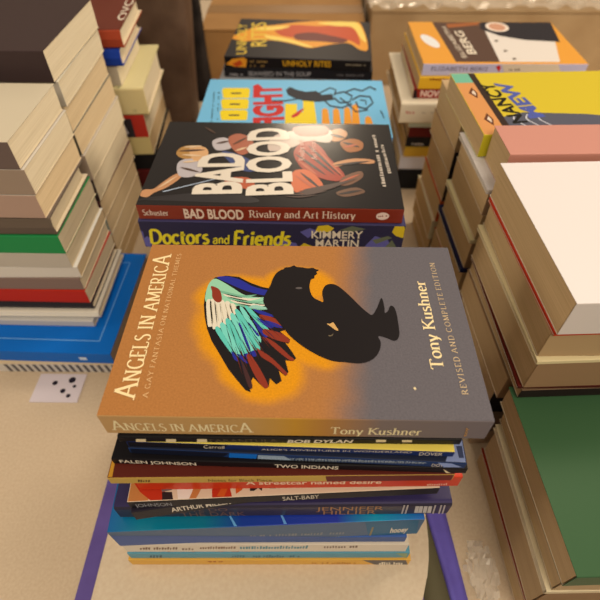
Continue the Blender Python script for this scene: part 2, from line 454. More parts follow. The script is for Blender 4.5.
# crumpled clear wrap on the table
bm = bmesh.new(); rr = random.Random(3); g = []
for i in range(12):
    g.append([bm.verts.new((-.014+.0026*i+rr.uniform(-.0008,.0008), -.03+.005*j+rr.uniform(-.0012,.0012), .0008+abs(rr.gauss(0, .0024)))) for j in range(12)])
for i in range(11):
    for j in range(11):
        if (i-5.5)**2+(j-5.5)**2 < 28+rr.uniform(-6, 4): bm.faces.new((g[i][j], g[i+1][j], g[i+1][j+1], g[i][j+1]))
bmesh.ops.delete(bm, geom=[v for v in bm.verts if not v.link_faces], context='VERTS')
wm, nt, b = nodes_of('clear_film', .2, .6)
b.inputs['Base Color'].default_value = (.9, .88, .84, 1); b.inputs['Alpha'].default_value = .35
cw = link('plastic_wrap', bm, wm); cw.location = (.157, -.022, zt+OFF)
tag(cw, 'small crumpled scrap of clear plastic wrap on the table beside the purple folder', 'plastic wrap')

# ================================================================== front stack
CREAM = mat((240,208,150), .5); WHITE = mat((240,214,175), .5); YEL = mat((232,190,40), .45); BLK = mat((34,28,26), .45)
# cover of the top book: paper ground that changes from tan to grey with a yellow ink glow
ab = Book('x', 0, .0692, 0, .2165, .1385, .021)
def glow_cover():
    mm, nt, b = nodes_of('tan_to_grey_card', .65, .12)
    L = nt.links.new
    tc = N(nt, 'ShaderNodeTexCoord'); sep = N(nt, 'ShaderNodeSeparateXYZ'); L(tc.outputs['Object'], sep.inputs[0])
    def math_(op, a, b_=None, clamp=False):
        n = N(nt, 'ShaderNodeMath', operation=op); n.use_clamp = clamp
        for i, q in enumerate((a, b_)):
            if q is None: continue
            if isinstance(q, (int, float)): n.inputs[i].default_value = q
            else: L(q, n.inputs[i])
        return n.outputs[0]
    nz = N(nt, 'ShaderNodeTexNoise'); nz.inputs['Scale'].default_value = 60; nz.inputs['Detail'].default_value = 6; L(tc.outputs['Object'], nz.inputs['Vector'])
    nzc = math_('SUBTRACT', nz.outputs['Fac'], .5)
    fine = N(nt, 'ShaderNodeTexNoise'); fine.inputs['Scale'].default_value = 900; fine.inputs['Detail'].default_value = 2; L(tc.outputs['Object'], fine.inputs['Vector'])
    # tan -> grey along the spine direction
    gx = math_('ADD', sep.outputs['X'], math_('MULTIPLY', sep.outputs['Y'], -.10))
    gx = math_('ADD', gx, math_('MULTIPLY', nzc, .012))
    mr = N(nt, 'ShaderNodeMapRange', interpolation_type='SMOOTHSTEP'); L(gx, mr.inputs[0]); mr.inputs[1].default_value = .017; mr.inputs[2].default_value = .050
    mix = N(nt, 'ShaderNodeMix', data_type='RGBA'); L(mr.outputs[0], mix.inputs[0])
    mix.inputs[6].default_value = (*alb((177,113,55)), 1); mix.inputs[7].default_value = (*alb((104,94,90)), 1)
    # yellow ink glow: several soft ellipses
    def ell(px, py, rx, ry, ang):
        u, v = ab.top(px, py); v -= ab.D/2
        c_, s_ = math.cos(math.radians(ang)), math.sin(math.radians(ang))
        dx = math_('SUBTRACT', sep.outputs['X'], u); dy = math_('SUBTRACT', sep.outputs['Y'], v)
        a = math_('ADD', math_('MULTIPLY', dx, c_/rx), math_('MULTIPLY', dy, s_/rx))
        q = math_('ADD', math_('MULTIPLY', dx, -s_/ry), math_('MULTIPLY', dy, c_/ry))
        d = math_('SQRT', math_('ADD', math_('MULTIPLY', a, a), math_('MULTIPLY', q, q)))
        d = math_('ADD', d, math_('MULTIPLY', nzc, .35))
        r_ = N(nt, 'ShaderNodeMapRange', interpolation_type='SMOOTHSTEP'); L(d, r_.inputs[0]); r_.inputs[1].default_value = 1.15; r_.inputs[2].default_value = .78
        r_.inputs[3].default_value = 0; r_.inputs[4].default_value = 1
        return r_.outputs[0]
    g = ell(247, 330, .048, .031, -62)
    for e in ((238, 298, .029, .021, 0), (258, 365, .030, .023, -30), (296, 285, .024, .018, 0), (310, 330, .032, .028, -20), (330, 345, .020, .018, 0)):
        g = math_('MAXIMUM', g, ell(*e))
    keep = N(nt, 'ShaderNodeMapRange', interpolation_type='SMOOTHSTEP'); L(gx, keep.inputs[0]); keep.inputs[1].default_value = .042; keep.inputs[2].default_value = .016
    keep.inputs[3].default_value = 0; keep.inputs[4].default_value = 1
    g = math_('MULTIPLY', g, keep.outputs[0])
    m2 = N(nt, 'ShaderNodeMix', data_type='RGBA'); L(g, m2.inputs[0]); L(mix.outputs[2], m2.inputs[6]); m2.inputs[7].default_value = (*alb((222,140,16)), 1)
    hs = N(nt, 'ShaderNodeHueSaturation'); L(m2.outputs[2], hs.inputs['Color'])
    L(math_('ADD', math_('MULTIPLY', fine.outputs['Fac'], .5), .75), hs.inputs['Value'])
    L(hs.outputs[0], b.inputs['Base Color'])
    bp = N(nt, 'ShaderNodeBump'); bp.inputs['Strength'].default_value = .12; bp.inputs['Distance'].default_value = .0003
    L(fine.outputs['Fac'], bp.inputs['Height']); L(bp.outputs[0], b.inputs['Normal'])
    return mm
def spine_blend():
    mm, nt, b = nodes_of('ochre_to_brown_card', .6, .15)
    tc = N(nt, 'ShaderNodeTexCoord'); sep = N(nt, 'ShaderNodeSeparateXYZ'); nt.links.new(tc.outputs['Object'], sep.inputs[0])
    mr = N(nt, 'ShaderNodeMapRange'); nt.links.new(sep.outputs['X'], mr.inputs[0]); mr.inputs[1].default_value = -.108; mr.inputs[2].default_value = .108
    rp = N(nt, 'ShaderNodeValToRGB'); nt.links.new(mr.outputs[0], rp.inputs[0])
    e = rp.color_ramp.elements; e[0].position = 0; e[0].color = (*alb((206,154,92)), 1); e[1].position = 1; e[1].color = (*alb((122,106,98)), 1)
    for p, c in ((.38, (206,154,84)), (.5, (214,150,48)), (.58, (196,132,60)), (.72, (136,114,98))):
        q = e.new(p); q.color = (*alb(c), 1)
    nt.links.new(rp.outputs[0], b.inputs['Base Color'])
    return mm
a = book_px('tan and grey paperback with a winged crouching figure, topmost of the front stack', (96.5,415.5), (495,421.5), 0, .1385, .021,
            cover=(214,156,92), spine=(206,154,92), cover_mat=glow_cover(), spine_mat=spine_blend(), page=(222,186,136))
ab = a
def zW(pts): return [(195+x/3.873, 240+y/3.873) for x, y in pts]
def zB(pts): return [(270+x/4.615, 255+y/4.615) for x, y in pts]
INK = mat((29,23,22), .6); MINT = mat((150,196,150), .5); TEAL = mat((96,188,160), .5); BONE = mat((226,206,170), .5)
ROYAL = mat((40,44,128), .45); RUST = mat((140,50,30), .5); NAVYI = mat((26,26,50), .45)
a.poly('top', zW([(78,145),(120,138),(170,143),(215,166),(260,182),(305,190),(330,200),(350,290),(380,318),(370,342),(345,350),(330,355),(368,385),(362,402),(350,398),(378,436),(392,458),(380,470),(350,466),(362,512),(350,527),(325,507),(336,546),(315,560),(290,536),(286,568),(270,576),(248,556),(225,532),(210,562),(216,590),(196,582),(165,546),(130,502),(95,442),(65,392),(47,345),(38,300),(34,250),(40,205),(55,168)]), INK)
a.blob('top', zW([(85,145),(125,141),(175,154),(220,178),(260,190),(295,198),(300,216),(260,213),(210,201),(170,186),(125,166)]), ROYAL)
a.blob('top', zW([(55,168),(78,150),(112,165),(150,188),(190,212),(240,222),(315,222),(330,236),(300,250),(240,246),(190,248),(150,258),(115,243),(60,243),(40,236),(42,205)]), MINT)
for k in range(5):
    y = 196+k*12; a.blob('top', zW([(100+k*14,y),(180+k*22,y+18),(240+k*16,y+16),(180+k*18,y+28),(110+k*16,y+12)]), BONE if k % 2 else mat((120,170,130), .5), bump=(k == 0))
for k, (x0, y0, x1, y1) in enumerate(((44,240,58,336), (58,240,76,345), (76,240,95,340), (96,242,117,328), (116,244,140,310), (134,250,152,290))):
    a.blob('top', zW([(x0,y0),(x0+19,y0-2),(x1+10,y1-12),(x1,y1),(x1-9,y1-10)]), BONE, bump=(k == 0))
for k in range(5): a.poly('top', zW([(62+k*18,246),(64+k*18,246),(72+k*20,322-k*8),(70+k*20,322-k*8)]), mat((190,170,130), .5), bump=(k == 0))
a.blob('top', zW([(62,180),(82,184),(98,198),(104,234),(86,242),(68,224),(66,200)]), RUST)
tf = [((80,352),(96,342),(150,440),(138,436)), ((98,340),(118,328),(178,446),(160,444)), ((120,326),(138,312),(205,440),(186,446)),
      ((140,308),(156,292),(232,428),(212,436)), ((158,288),(174,278),(248,400),(236,426)), ((176,272),(192,270),(252,372),(244,392)), ((194,262),(216,266),(288,350),(258,340))]
for k, q in enumerate(tf):
    a.blob('top', zW(q), (TEAL if k % 2 == 0 else mat((120,200,170), .5)), bump=(k == 0))
for k, q in enumerate((((140,432),(152,440),(168,470),(152,462)), ((162,444),(178,446),(204,476),(190,472)), ((188,446),(206,440),(226,470),(208,466)), ((212,436),(232,428),(238,448),(226,452)),
          ((205,318),(222,336),(250,372),(236,366)), ((224,310),(246,330),(282,372),(260,372)), ((238,300),(262,312),(305,338),(278,338)), ((170,330),(178,330),(214,420),(206,424)))):
    a.blob('top', zW(q), ROYAL, bump=(k == 0))
for k, q in enumerate(([(200,450),(214,444),(240,480),(266,525),(284,566),(268,574),(240,540),(214,490)], [(238,420),(258,430),(296,456),(336,494),(358,518),(346,522),(302,482),(256,452)],
          [(262,376),(290,385),(328,412),(366,448),(384,462),(370,468),(322,432),(284,398)], [(268,345),(300,352),(336,362),(366,388),(356,398),(304,384),(264,362)],
          [(250,290),(290,296),(330,314),(372,328),(366,340),(318,328),(258,306)], [(176,470),(186,474),(216,540),(222,574),(206,566)])):
    a.blob('top', zW(q), RUST if k < 5 else mat((70,40,36), .5), bump=(k == 0))
for k, q in enumerate(([(225,268),(262,276),(300,290),(352,300),(300,298),(250,286)], [(270,312),(310,322),(340,340),(304,336)], [(208,262),(236,252),(296,268),(258,268)])):
    a.blob('top', zW(q), (ROYAL, ROYAL, mat((150,190,160), .5))[k], bump=(k == 0))
for k in range(26):
    t = k/25; tx = 185+t*190; ty = 560-t*190; ox, oy = 75+60*t, 175+40*t
    f0, f1 = (.62, .93) if k % 3 else (.40, .66)
    p0 = (ox+(tx-ox)*f0, oy+(ty-oy)*f0); p1 = (ox+(tx-ox)*f1, oy+(ty-oy)*f1)
    a.poly('top', zW([p0, ((p0[0]+p1[0])/2+2.6, (p0[1]+p1[1])/2), p1, ((p0[0]+p1[0])/2-1.2, (p0[1]+p1[1])/2)]), (INK, mat((104,40,28), .5), NAVYI)[k % 3], bump=(k == 0))
a.blob('top', zB([(2,140),(12,112),(30,84),(50,70),(62,66),(70,58),(92,56),(110,49),(122,55),(150,58),(172,62),(198,60),(210,66),(226,70),(214,78),(218,88),(206,96),(204,108),(192,112),(186,124),(182,150),(190,180),(205,200),(230,212),(246,216),(241,178),(248,152),(262,138),(285,134),(310,142),(338,162),(375,196),(415,236),(450,266),(472,277),(492,248),(506,214),(513,200),(521,210),(528,245),(530,268),(545,258),(556,235),(574,244),(586,280),(595,340),(597,368),(588,390),(570,396),(530,381),(500,376),(511,404),(506,440),(484,474),(445,496),(400,501),(350,496),(290,490),(235,470),(180,441),(130,406),(92,374),(66,342),(30,300),(-20,240),(-30,200)]), INK)
a.blob('top', zB([(262,318),(278,318),(291,312),(304,330),(316,349),(300,346),(282,332)]), mat((214,160,90), .5))
a.blob('top', zB([(118,152),(136,149),(150,153),(140,158),(124,157)]), mat((96,84,76), .5))
a.blob('top', zB([(268,372),(284,370),(292,362),(288,372),(276,376)]), mat((120,100,70), .5))
a.poly('top', [(413,388),(415,387.2),(416.5,389),(415,390.5)], CREAM)
LET = mat((252,216,150), .45)
a.text('top', '^ANGELS IN AMERIC^A', (134.5,398.5), (171.5,255), (118,398), LET, pen=True, thick=.155, thin=.055)
a.text('top', 'A GAY FANTASIA ON NATIONAL THEMES', (147.5,398), (181.5,254), (142.3,398), mat((232,180,116), .45), pen=True, thick=.12, thin=.05, space=.2)
a.text('top', 'Tony Kushner', (444.3,370), (424.5,281), (431.5,370), LET, pen=True, thick=.15, thin=.05, space=.03)
a.text('top', 'REVISED AND COMPLETE EDITION', (468.5,395), (434,263), (462.5,395), mat((222,184,130), .45), pen=True, thick=.11, thin=.05, space=.2)
a.text('spine', '^ANGELS IN AMERIC^A', (114,429.6), (252.5,432), (114.5,422.6), mat((255,224,160), .45), pen=True, thick=.15, thin=.07, space=.05)
a.text('spine', 'Tony Kushner', (330,433.4), (420.5,434.8), (330,427), mat((255,224,160), .45), pen=True, thick=.15, thin=.07, space=.04)
a.text('spine', 'tcg', (466,436.2), (468.6,427.6), (462.6,436.2), mat((206,144,70), .45), bold=.02)
a.build()

NAVY = mat((24,34,66), .4)
# black play script with cream dashes on the spine
b = book_px('black paperback with cream dashes on its spine, directly beneath the winged figure book', (117,437), (462,440), -.0212, .132, .0064, cover=(30,26,24), page=(214,176,120))
for x in (136, 166, 197): b.poly('spine', [(x,439),(x+10,439),(x+10,442),(x,442)], CREAM)
for x in (376, 402): b.poly('spine', [(x,439.6),(x+10,439.6),(x+10,442),(x,442)], CREAM)
b.text('spine', 'TARANTULA', (208,443), (278,443), (208,440), mat((96,80,56), .5), bold=.0)
b.text('spine', 'BOB DYLAN', (287,443.3), (353,443.3), (287,440.3), WHITE, bold=.03, shear=.2)
b.poly('spine', [(117,438),(119.5,440),(121.5,443),(117,443)], WHITE)
b.build()
b = book_px('thin yellow covered paperback with a navy spine, second below the winged figure book', (126,441.5), (455,452.3), -.0278, .134, .0065, cover=(240,206,84), spine=(28,44,88))
b.poly('spine', [(126,440),(228,444),(228,470),(126,470)], mat((26,24,28), .4))
b.poly('spine', [(131,447.2),(200,448.4),(226,450),(226,456),(131,452.4)], mat((22,72,128), .4))
b.text('spine', 'Carroll', (205,451), (226,451.6), (205,448), WHITE, bold=.0, shear=.2)
b.text('spine', "ALICE'S ADVENTURES IN WONDERLAND", (262,454), (410,457), (262,450.6), WHITE, pen=False, bold=.0)
b.text('spine', 'DOVER', (418,457.2), (441,457.6), (418,454), WHITE, bold=.0)
b.build()
b = book_px('dark blue paperback with a grey picture band on its spine, under the yellow book', (128,448), (467,463.5), -.0345, .136, .0072, cover=(34,38,52), spine=(30,54,92))
b.poly('top', [(452,440),(463,440),(466,463),(446,463)], mat((130,136,160), .4))
b.poly('top', [(456,446),(462,446),(464,458),(459,458)], mat((60,64,84), .4))
b.poly('spine', [(128,445),(228,449),(228,475),(128,475)], mat((22,26,40), .4))
b.poly('spine', [(229,451),(257,453),(257,464),(240,464),(229,458)], mat((24,110,190), .35))
b.poly('spine', [(258,455),(284,456),(292,460),(286,462.5),(258,461)], mat((160,172,176), .4))
b.ticks('spine', (292,460.6), (425,464), (292,457.6), mat((120,124,120), .4), 40, .9)
b.text('spine', 'THE PLAYBOY OF THE WESTERN WORLD AND RIDERS TO THE SEA', (262,463.6), (424,468.4), (262,460.6), mat((190,196,196), .4), bold=.0)
b.text('spine', 'DOVER', (430,468.6), (448,469.4), (430,465.8), WHITE, bold=.0)
b.poly('spine', [(438,462),(452,462),(462,467),(444,467)], mat((150,160,190), .4))
b.build()
b = book_px('thin black paperback with spaced white capitals on its spine, amid the front stack', (111,459), (468,469), -.0419, .138, .0070, cover=(24,20,20), spine=(26,20,20))
b.text('spine', 'FALEN JOHNSON', (121,463.5), (197,466.3), (121,459.8), WHITE, bold=.02)
b.text('spine', 'TWO INDIANS', (275,469), (338,471), (275,465.8), WHITE, bold=.02)
b.poly('spine', [(443,469),(447,471),(450,474),(446,473)], CREAM)
b.build()
b = book_px('dark red paperback with ochre border, above the bright red spined book', (107,478), (455,474.5), -.0491, .14, .0092, cover=(96,36,24), spine=(206,160,68))
b.poly('top', [(100,478),(112,478),(119,440),(106,440)], mat((206,140,40), .45))
b.poly('spine', [(326,470),(470,470),(470,490),(326,490)], mat((112,44,32), .45))
b.text('spine', 'Notes for Black Piece', (209,482.6), (272,482.3), (209,480), mat((96,66,30), .5), bold=.0)
b.ticks('spine', (138,482), (153,482), (138,479.6), mat((96,66,30), .5), 6)
b.build()
b = book_px('bright red spined paperback in the middle of the front stack', (135,481), (463,477), -.0585, .137, .0150, cover=(206,56,26), spine=(214,58,24), coat=.2)
b.text('spine', 'A streetcar named desire', (246,484.6), (381,483.6), (246,481), mat((250,206,160), .45), bold=.02)
b.ticks('spine', (427,485.5), (448,485), (427,483.4), mat((240,180,140), .45), 9)
b.ticks('spine', (393,479.3), (418,479), (393,477.8), mat((240,180,140), .45), 9)
b.build()
b = book_px('paperback with an orange and white painted cover and black spine, under the bright red spine', (127,502.5), (440,488), -.0737, .14, .0105, cover=(222,190,150), spine=(32,28,30))
ART = {'o': mat((206,86,30), .45), 'r': mat((190,50,24), .45), 't': mat((196,120,60), .45), 'k': mat((50,36,34), .45), 'w': mat((236,214,186), .45), 'g': mat((120,100,90), .45)}
for q, c in (([(120,505),(120,480),(148,480),(148,502),(138,504)], 't'), ([(132,480),(160,480),(168,502),(150,503),(140,492)], 'r'), ([(160,482),(176,480),(172,490),(162,492)], 'g'), ([(162,492),(172,492),(173,500),(162,501)], 'k'),
             ([(176,481),(196,480),(193,500),(178,500)], 'w'), ([(197,480),(206,480),(196,500),(189,500)], 't'), ([(218,482),(228,481),(232,498),(212,499),(212,490)], 'r'), ([(222,487),(228,488),(224,497),(217,496)], 'o'),
             ([(235,480),(246,480),(242,490),(236,494)], 'o'), ([(250,483),(262,483),(262,491),(258,488),(254,491),(250,491)], 'k'), ([(269,487),(276,487),(276,488.4),(269,488.4)], 'k'), ([(325,484),(332,485.5),(331,487),(325,486)], 'k')):
    b.poly('top', q, ART[c])
b.text('spine', 'JOHNSON', (137,508), (173,506.4), (137,504.6), mat((170,160,150), .5), bold=.0)
b.text('spine', 'SALT-BABY', (283,501), (319,498.8), (283,496.6), WHITE, bold=.0)
b.build()
b = book_px('thin dark paperback turned askew in the front stack, slanted white capitals on its spine', (131,512.6), (400,472), -.0844, .125, .0145, cover=(40,32,40), spine=(42,36,38))
b.text('spine', 'ARTHUR MILLER', (172,512), (231,503.5), (171.6,507.6), WHITE, bold=.02)
b.build()
b = book_px('purple black hardcover with bronze capitals on its spine, above the teal book', (113,508), (453,504), -.0991, .15, .0215, cover=(52,42,74), spine=(52,44,54), hard=True, coat=.3)
BRZ = mat((176,120,70), .4)
b.text('spine', 'WE DO', (185,511.8), (228,511), (185,508), mat((120,84,66), .4), bold=.0)
b.text('spine', 'THE DARK', (182,516.8), (246,516), (182,513), mat((120,84,66), .4), bold=.0)
b.text('spine', 'JENNIFER', (316,510.8), (383,509.8), (316,506.6), BRZ, bold=.0)
b.text('spine', 'HILLIER', (323,516.2), (375,515.4), (323,512.4), BRZ, bold=.0)
for x in (401, 404.5, 432, 438, 441.5): b.poly('spine', [(x,513.6),(x+1.6,513.6),(x+4.3,505),(x+2.6,505)], mat((190,170,150), .4))
for x in (414, 418, 422.5, 427): b.poly('spine', [(x,512.6),(x+3.8,512.6),(x+5.2,506),(x+1.6,506)], mat((206,188,166), .4))
b.build()
def teal_cover():
    mm, nt, b_ = nodes_of('teal_to_blue_gloss', .25, .5)
    tc = N(nt, 'ShaderNodeTexCoord'); sep = N(nt, 'ShaderNodeSeparateXYZ'); nt.links.new(tc.outputs['Object'], sep.inputs[0])
    mr = N(nt, 'ShaderNodeMapRange'); nt.links.new(sep.outputs['X'], mr.inputs[0]); mr.inputs[1].default_value = -.112; mr.inputs[2].default_value = .112
    rp = N(nt, 'ShaderNodeValToRGB'); nt.links.new(mr.outputs[0], rp.inputs[0]); e = rp.color_ramp.elements
    e[0].position = 0; e[0].color = (*alb((10,96,146)), 1); e[1].position = 1; e[1].color = (*alb((40,100,170)), 1)
    for p, c in ((.1, (12,124,138)), (.3, (10,116,130)), (.42, (28,60,140)), (.72, (40,56,150)), (.84, (20,150,170))): q = e.new(p); q.color = (*alb(c), 1)
    nt.links.new(rp.outputs[0], b_.inputs['Base Color']); return mm
b = book_px('thick glossy teal and blue paperback with a slate spine, low in the front stack', (107,532.5), (425,519.5), -.1208, .152, .0325, cover=(20,110,150), spine=(92,108,122), cover_mat=teal_cover(), page=(206,176,132))
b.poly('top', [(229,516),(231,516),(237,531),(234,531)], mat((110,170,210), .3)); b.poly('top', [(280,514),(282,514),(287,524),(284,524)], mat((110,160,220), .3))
b.poly('spine', [(372,500),(430,500),(430,560),(360,560)], mat((56,104,124), .4))
b.text('spine', 'hooey', (389,534.5), (406,533.6), (389,529.6), WHITE, bold=.03)
b.ticks('spine', (250,537), (345,534), (250,534.4), mat((136,134,128), .4), 30); b.ticks('spine', (285,540), (340,538.5), (285,537.6), mat((136,134,128), .4), 20)
b.poly('spine', [(100,536),(230,536),(335,536.5),(335,545),(100,550)], mat((72,94,140), .4)); b.poly('spine', [(368,538),(370,538),(374,527),(372,527)], mat((150,130,90), .4))
b.build()
b = book_px('thin steel blue paperback between the thick teal book and the white spined one', (119,538.5), (407,537), -.1535, .15, .0125, cover=(70,98,150), spine=(72,92,132))
b.build()
b = book_px('white spined paperback with small brown print, third from the bottom of the front stack', (121,545), (409,544.5), -.1662, .15, .0195, cover=(230,204,166), spine=(232,206,170), page=(222,196,156))
b.ticks('spine', (140,549.6), (178,549.4), (140,547), mat((120,84,60), .5), 14, .9); b.ticks('spine', (182,550), (198,550), (182,547.6), mat((150,120,96), .5), 5)
b.ticks('spine', (200,549), (236,548.6), (200,546.4), mat((130,90,64), .5), 14, .95); b.ticks('spine', (240,549), (308,548.4), (240,546), mat((96,140,140), .5), 24, .95); b.ticks('spine', (324,548), (358,547.6), (324,545.8), mat((130,100,80), .5), 12)
b.ticks('spine', (140,553), (300,552.6), (140,551.4), mat((206,130,96), .5), 40, .5)
b.build()
b = book_px('thin aqua spined paperback, second from the bottom of the front stack', (127,553.5), (410,553), -.1859, .148, .0142, cover=(96,150,156), spine=(98,150,152))
b.poly('spine', [(400,545),(412,545),(412,566),(400,566)], mat((150,160,110), .5)); b.ticks('spine', (150,557.6), (166,557.6), (150,555), mat((60,90,96), .5), 5); b.ticks('spine', (232,557.6), (300,557.4), (232,555), mat((70,110,116), .5), 26)
b.build()
b = book_px('amber paperback with a grey block on its spine, at the bottom of the front stack', (128,560), (411,560), -.2003, .148, .0147, cover=(232,168,66), spine=(232,168,66))
b.poly('spine', [(368,545),(415,545),(415,580),(368,580)], mat((110,98,86), .5)); b.ticks('spine', (379,564.4), (403,564.4), (379,562), WHITE, 10, .9)
b.ticks('spine', (312,564), (356,564), (312,562), mat((200,130,50), .5), 18); b.ticks('spine', (208,562), (224,562), (208,561), mat((170,70,30), .5), 3)
b.build()

# ================================================================== stack with the black and rust hardback, behind the front stack
def pages_pile(label_fmt, names, ztop, zbot, spec):
    """books stacked from ztop down; spec: (thickness share, look, dict)"""
a = book_px('glossy dark art book with a rust spine and big cream capitals, topmost of its stack', (135.5,205), (404.5,209.5), -.0200, .143, .0155, cover=(36,30,27), spine=(138,48,28), coat=.35, rough=.3, page=(220,184,134))
SK = mat((206,140,88), .35, .4, .5); SK2 = mat((224,164,104), .35, .4, .5); SLV = mat((196,178,166), .35, .4, .5); RED = mat((170,54,32), .35, .4, .5); ORG = mat((214,100,50), .35, .4, .5); SHD = mat((40,34,34), .3, .4, .5)
def z1(pts): return [(130+x/4, 110+y/4) for x, y in pts]
def z2(pts): return [(270+x/4, 110+y/4) for x, y in pts]
for pts, c in ((z1([(20,370),(60,360),(480,372),(480,345),(300,330),(60,352)]), SHD), (z1([(36,330),(60,318),(95,315),(130,290),(185,255),(205,268),(150,308),(98,330),(70,348),(44,345)]), SK), (z1([(190,215),(225,195),(265,200),(290,240),(245,268),(195,262)]), SLV),
               (z1([(185,175),(205,150),(250,142),(300,150),(310,172),(270,190),(215,195)]), mat((186,130,60), .35, .4, .5)), (z1([(240,150),(300,150),(312,180),(270,205),(245,190)]), SK2), (z1([(330,125),(375,110),(410,130),(400,155),(345,160)]), SLV),
               (z1([(395,110),(440,95),(490,120),(485,160),(445,180),(405,150)]), mat((176,92,60), .35, .4, .5)), (z1([(370,165),(440,180),(500,215),(500,245),(440,240),(390,200)]), mat((50,66,110), .35, .4, .5)), (z1([(380,275),(470,270),(500,300),(480,318),(400,300)]), mat((190,84,44), .35, .4, .5)),
               (z2([(95,165),(150,120),(205,150),(235,190),(280,235),(300,270),(260,285),(180,265),(120,225)]), RED), (z2([(90,250),(150,240),(200,280),(215,320),(170,335),(95,325)]), ORG), (z2([(235,90),(280,75),(310,95),(290,120),(250,125)]), SK),
               (z2([(280,130),(330,115),(370,130),(365,160),(310,168)]), mat((170,96,40), .35, .4, .5)), (z2([(250,215),(330,195),(410,200),(410,215),(330,215),(260,228)]), SK), (z2([(290,270),(360,245),(370,270),(320,300),(280,300)]), mat((120,76,50), .35, .4, .5)),
               (z2([(265,330),(340,310),(380,330),(300,348)]), mat((110,72,48), .35, .4, .5)), (z2([(0,120),(60,90),(230,75),(240,130),(150,125),(90,150),(0,165)]), mat((206,176,150), .3, .4, .5)), (z2([(95,70),(220,66),(225,100),(120,105)]), mat((160,70,50), .3, .4, .5))):
    a.blob('top', pts, c)
a.poly('top', z1([(130,326),(133,329),(380,268),(378,266)]), mat((190,196,200), .3, .5, .5))
for x0, y0, x1, y1, c in ((98,175,225,262,'d'), (120,150,262,262,'d'), (150,140,285,265,'d'), (180,150,295,270,'l'), (108,200,190,262,'l'), (100,262,190,322,'l'), (120,250,205,318,'d'), (240,98,300,112,'d'), (290,130,360,150,'d'), (290,150,350,140,'l'), (255,222,400,206,'d'), (275,290,360,258,'l'), (270,338,370,322,'d')):
    q = z2([(x0, y0), ((x0+x1)/2+3, (y0+y1)/2-5), (x1, y1), ((x0+x1)/2-2, (y0+y1)/2+5)])
    a.blob('top', q, SHD if c == 'd' else mat((196,100,66), .35, .3, .5))
for x0, y0, x1, y1, c in ((195,165,300,160,'d'), (205,180,290,185,'l'), (215,150,290,145,'l'), (200,230,280,250,'d'), (210,210,270,205,'l'), (110,315,190,265,'l'), (345,135,400,125,'d'), (410,140,470,110,'d'), (420,165,470,150,'l'), (345,95,300,70,'d')):
    q = z1([(x0, y0), ((x0+x1)/2, (y0+y1)/2-4), (x1, y1), ((x0+x1)/2, (y0+y1)/2+4)])
    a.blob('top', q, mat((84,56,40), .35, .3, .5) if c == 'd' else mat((232,190,140), .35, .3, .5))
for k in range(5): a.blob('top', z2([(60+k*18,345-k*6), (120+k*30,352-k*10), (190+k*40,340-k*16), (120+k*30,346-k*12)]), mat((84,62,52), .35, .3, .5))
BB = mat((236,212,178), .3, .4, .5)
a.text('top', 'BAD', (239.5,194), (243.5,153), (191,193.6), BB, bold=.035)
a.text('top', 'BLOOD', (291.5,194.5), (286.5,128), (245,194), BB, bold=.035)
a.text('top', 'Rivalry and', (304.5,161), (303.4,140), (299,161), mat((240,180,150), .3, .4, .5), pen=True, thick=.15)
a.text('top', 'Art History', (317,160), (315,140), (311.5,160), mat((240,180,150), .3, .4, .5), pen=True, thick=.15)
a.ticks('top', (386,187), (375,135), (382,187), mat((214,190,160), .3), 22, .95); a.ticks('top', (392,176), (383,145), (388.4,176), mat((214,190,160), .3), 15, .95)
a.text('spine', 'Schuster', (143.5,214.6), (169,215.2), (143.5,209.4), mat((240,204,170), .4), pen=True, thick=.17, thin=.07)
a.text('spine', 'BAD BLOOD', (185,217.6), (244,218.8), (185,208.2), mat((244,206,170), .4), bold=.03)
a.text('spine', 'Rivalry and Art History', (249.5,217), (355,218.4), (249.5,210), mat((244,206,170), .4), pen=True, thick=.15, thin=.06)
cx, cy = a.spn(382.5, 215.8)
a.polys('spine', [[(cx+.0056*math.cos(t*math.pi/10), cy+.0040*math.sin(t*math.pi/10)) for t in range(20)]], mat((246,210,180), .4))
a.ticks('spine', (378,216.8), (387.5,216), (378,215), mat((150,60,36), .4), 5)
a.build()
b = book_px('purple paperback with yellow brush script on its spine, under the rust spined art book', (137.5,221), (406,226), -.0362, .15, .031, cover=(74,66,96), spine=(52,46,66))
YS = mat((246,216,44), .4); LAV = mat((104,96,150), .4)
for q in ([(137,250),(143,250),(143,232),(140,230)], [(144,246),(151,247),(153,240),(147,236),(143,239)], [(300,232),(310,228),(318,231),(308,238)], [(365,246),(375,236),(388,240),(392,250),(372,252)], [(270,246),(282,240),(296,243),(300,250),(276,252)]): b.poly('spine', q, LAV)
for q in ([(315,232),(318,226),(328,224),(334,228),(330,232)], [(392,232),(395,226),(404,226),(410,228),(410,246),(404,238),(396,236)], [(296,250),(304,243),(312,246),(309,252)]): b.poly('spine', q, mat((230,190,40), .4))
for q in ([(372,240),(388,236),(392,238),(376,244)], [(340,230),(352,226),(366,229),(352,232)], [(384,248),(392,240),(398,250)]): b.poly('spine', q, mat((110,110,80), .4))
b.text('spine', 'Doctors', (150.5,245.2), (209.5,245.4), (150.5,232), YS, pen=True, thick=.20, thin=.16, serif=False, space=.02, slant=.18)
b.text('spine', 'and', (213,243.4), (229.5,243.6), (213,235), YS, pen=True, thick=.17, thin=.14, serif=False, space=.02, slant=.18)
b.text('spine', 'Friends', (233,245.6), (290,246), (233,232), YS, pen=True, thick=.20, thin=.16, serif=False, space=.02, slant=.18)
b.text('spine', 'KIMMERY', (311.5,238), (362.5,238.4), (311.5,230.4), WHITE, bold=.016)
b.text('spine', 'MARTIN', (315.5,248.4), (358,248.8), (315.5,241), WHITE, bold=.016)
b.build()
z = -.0674
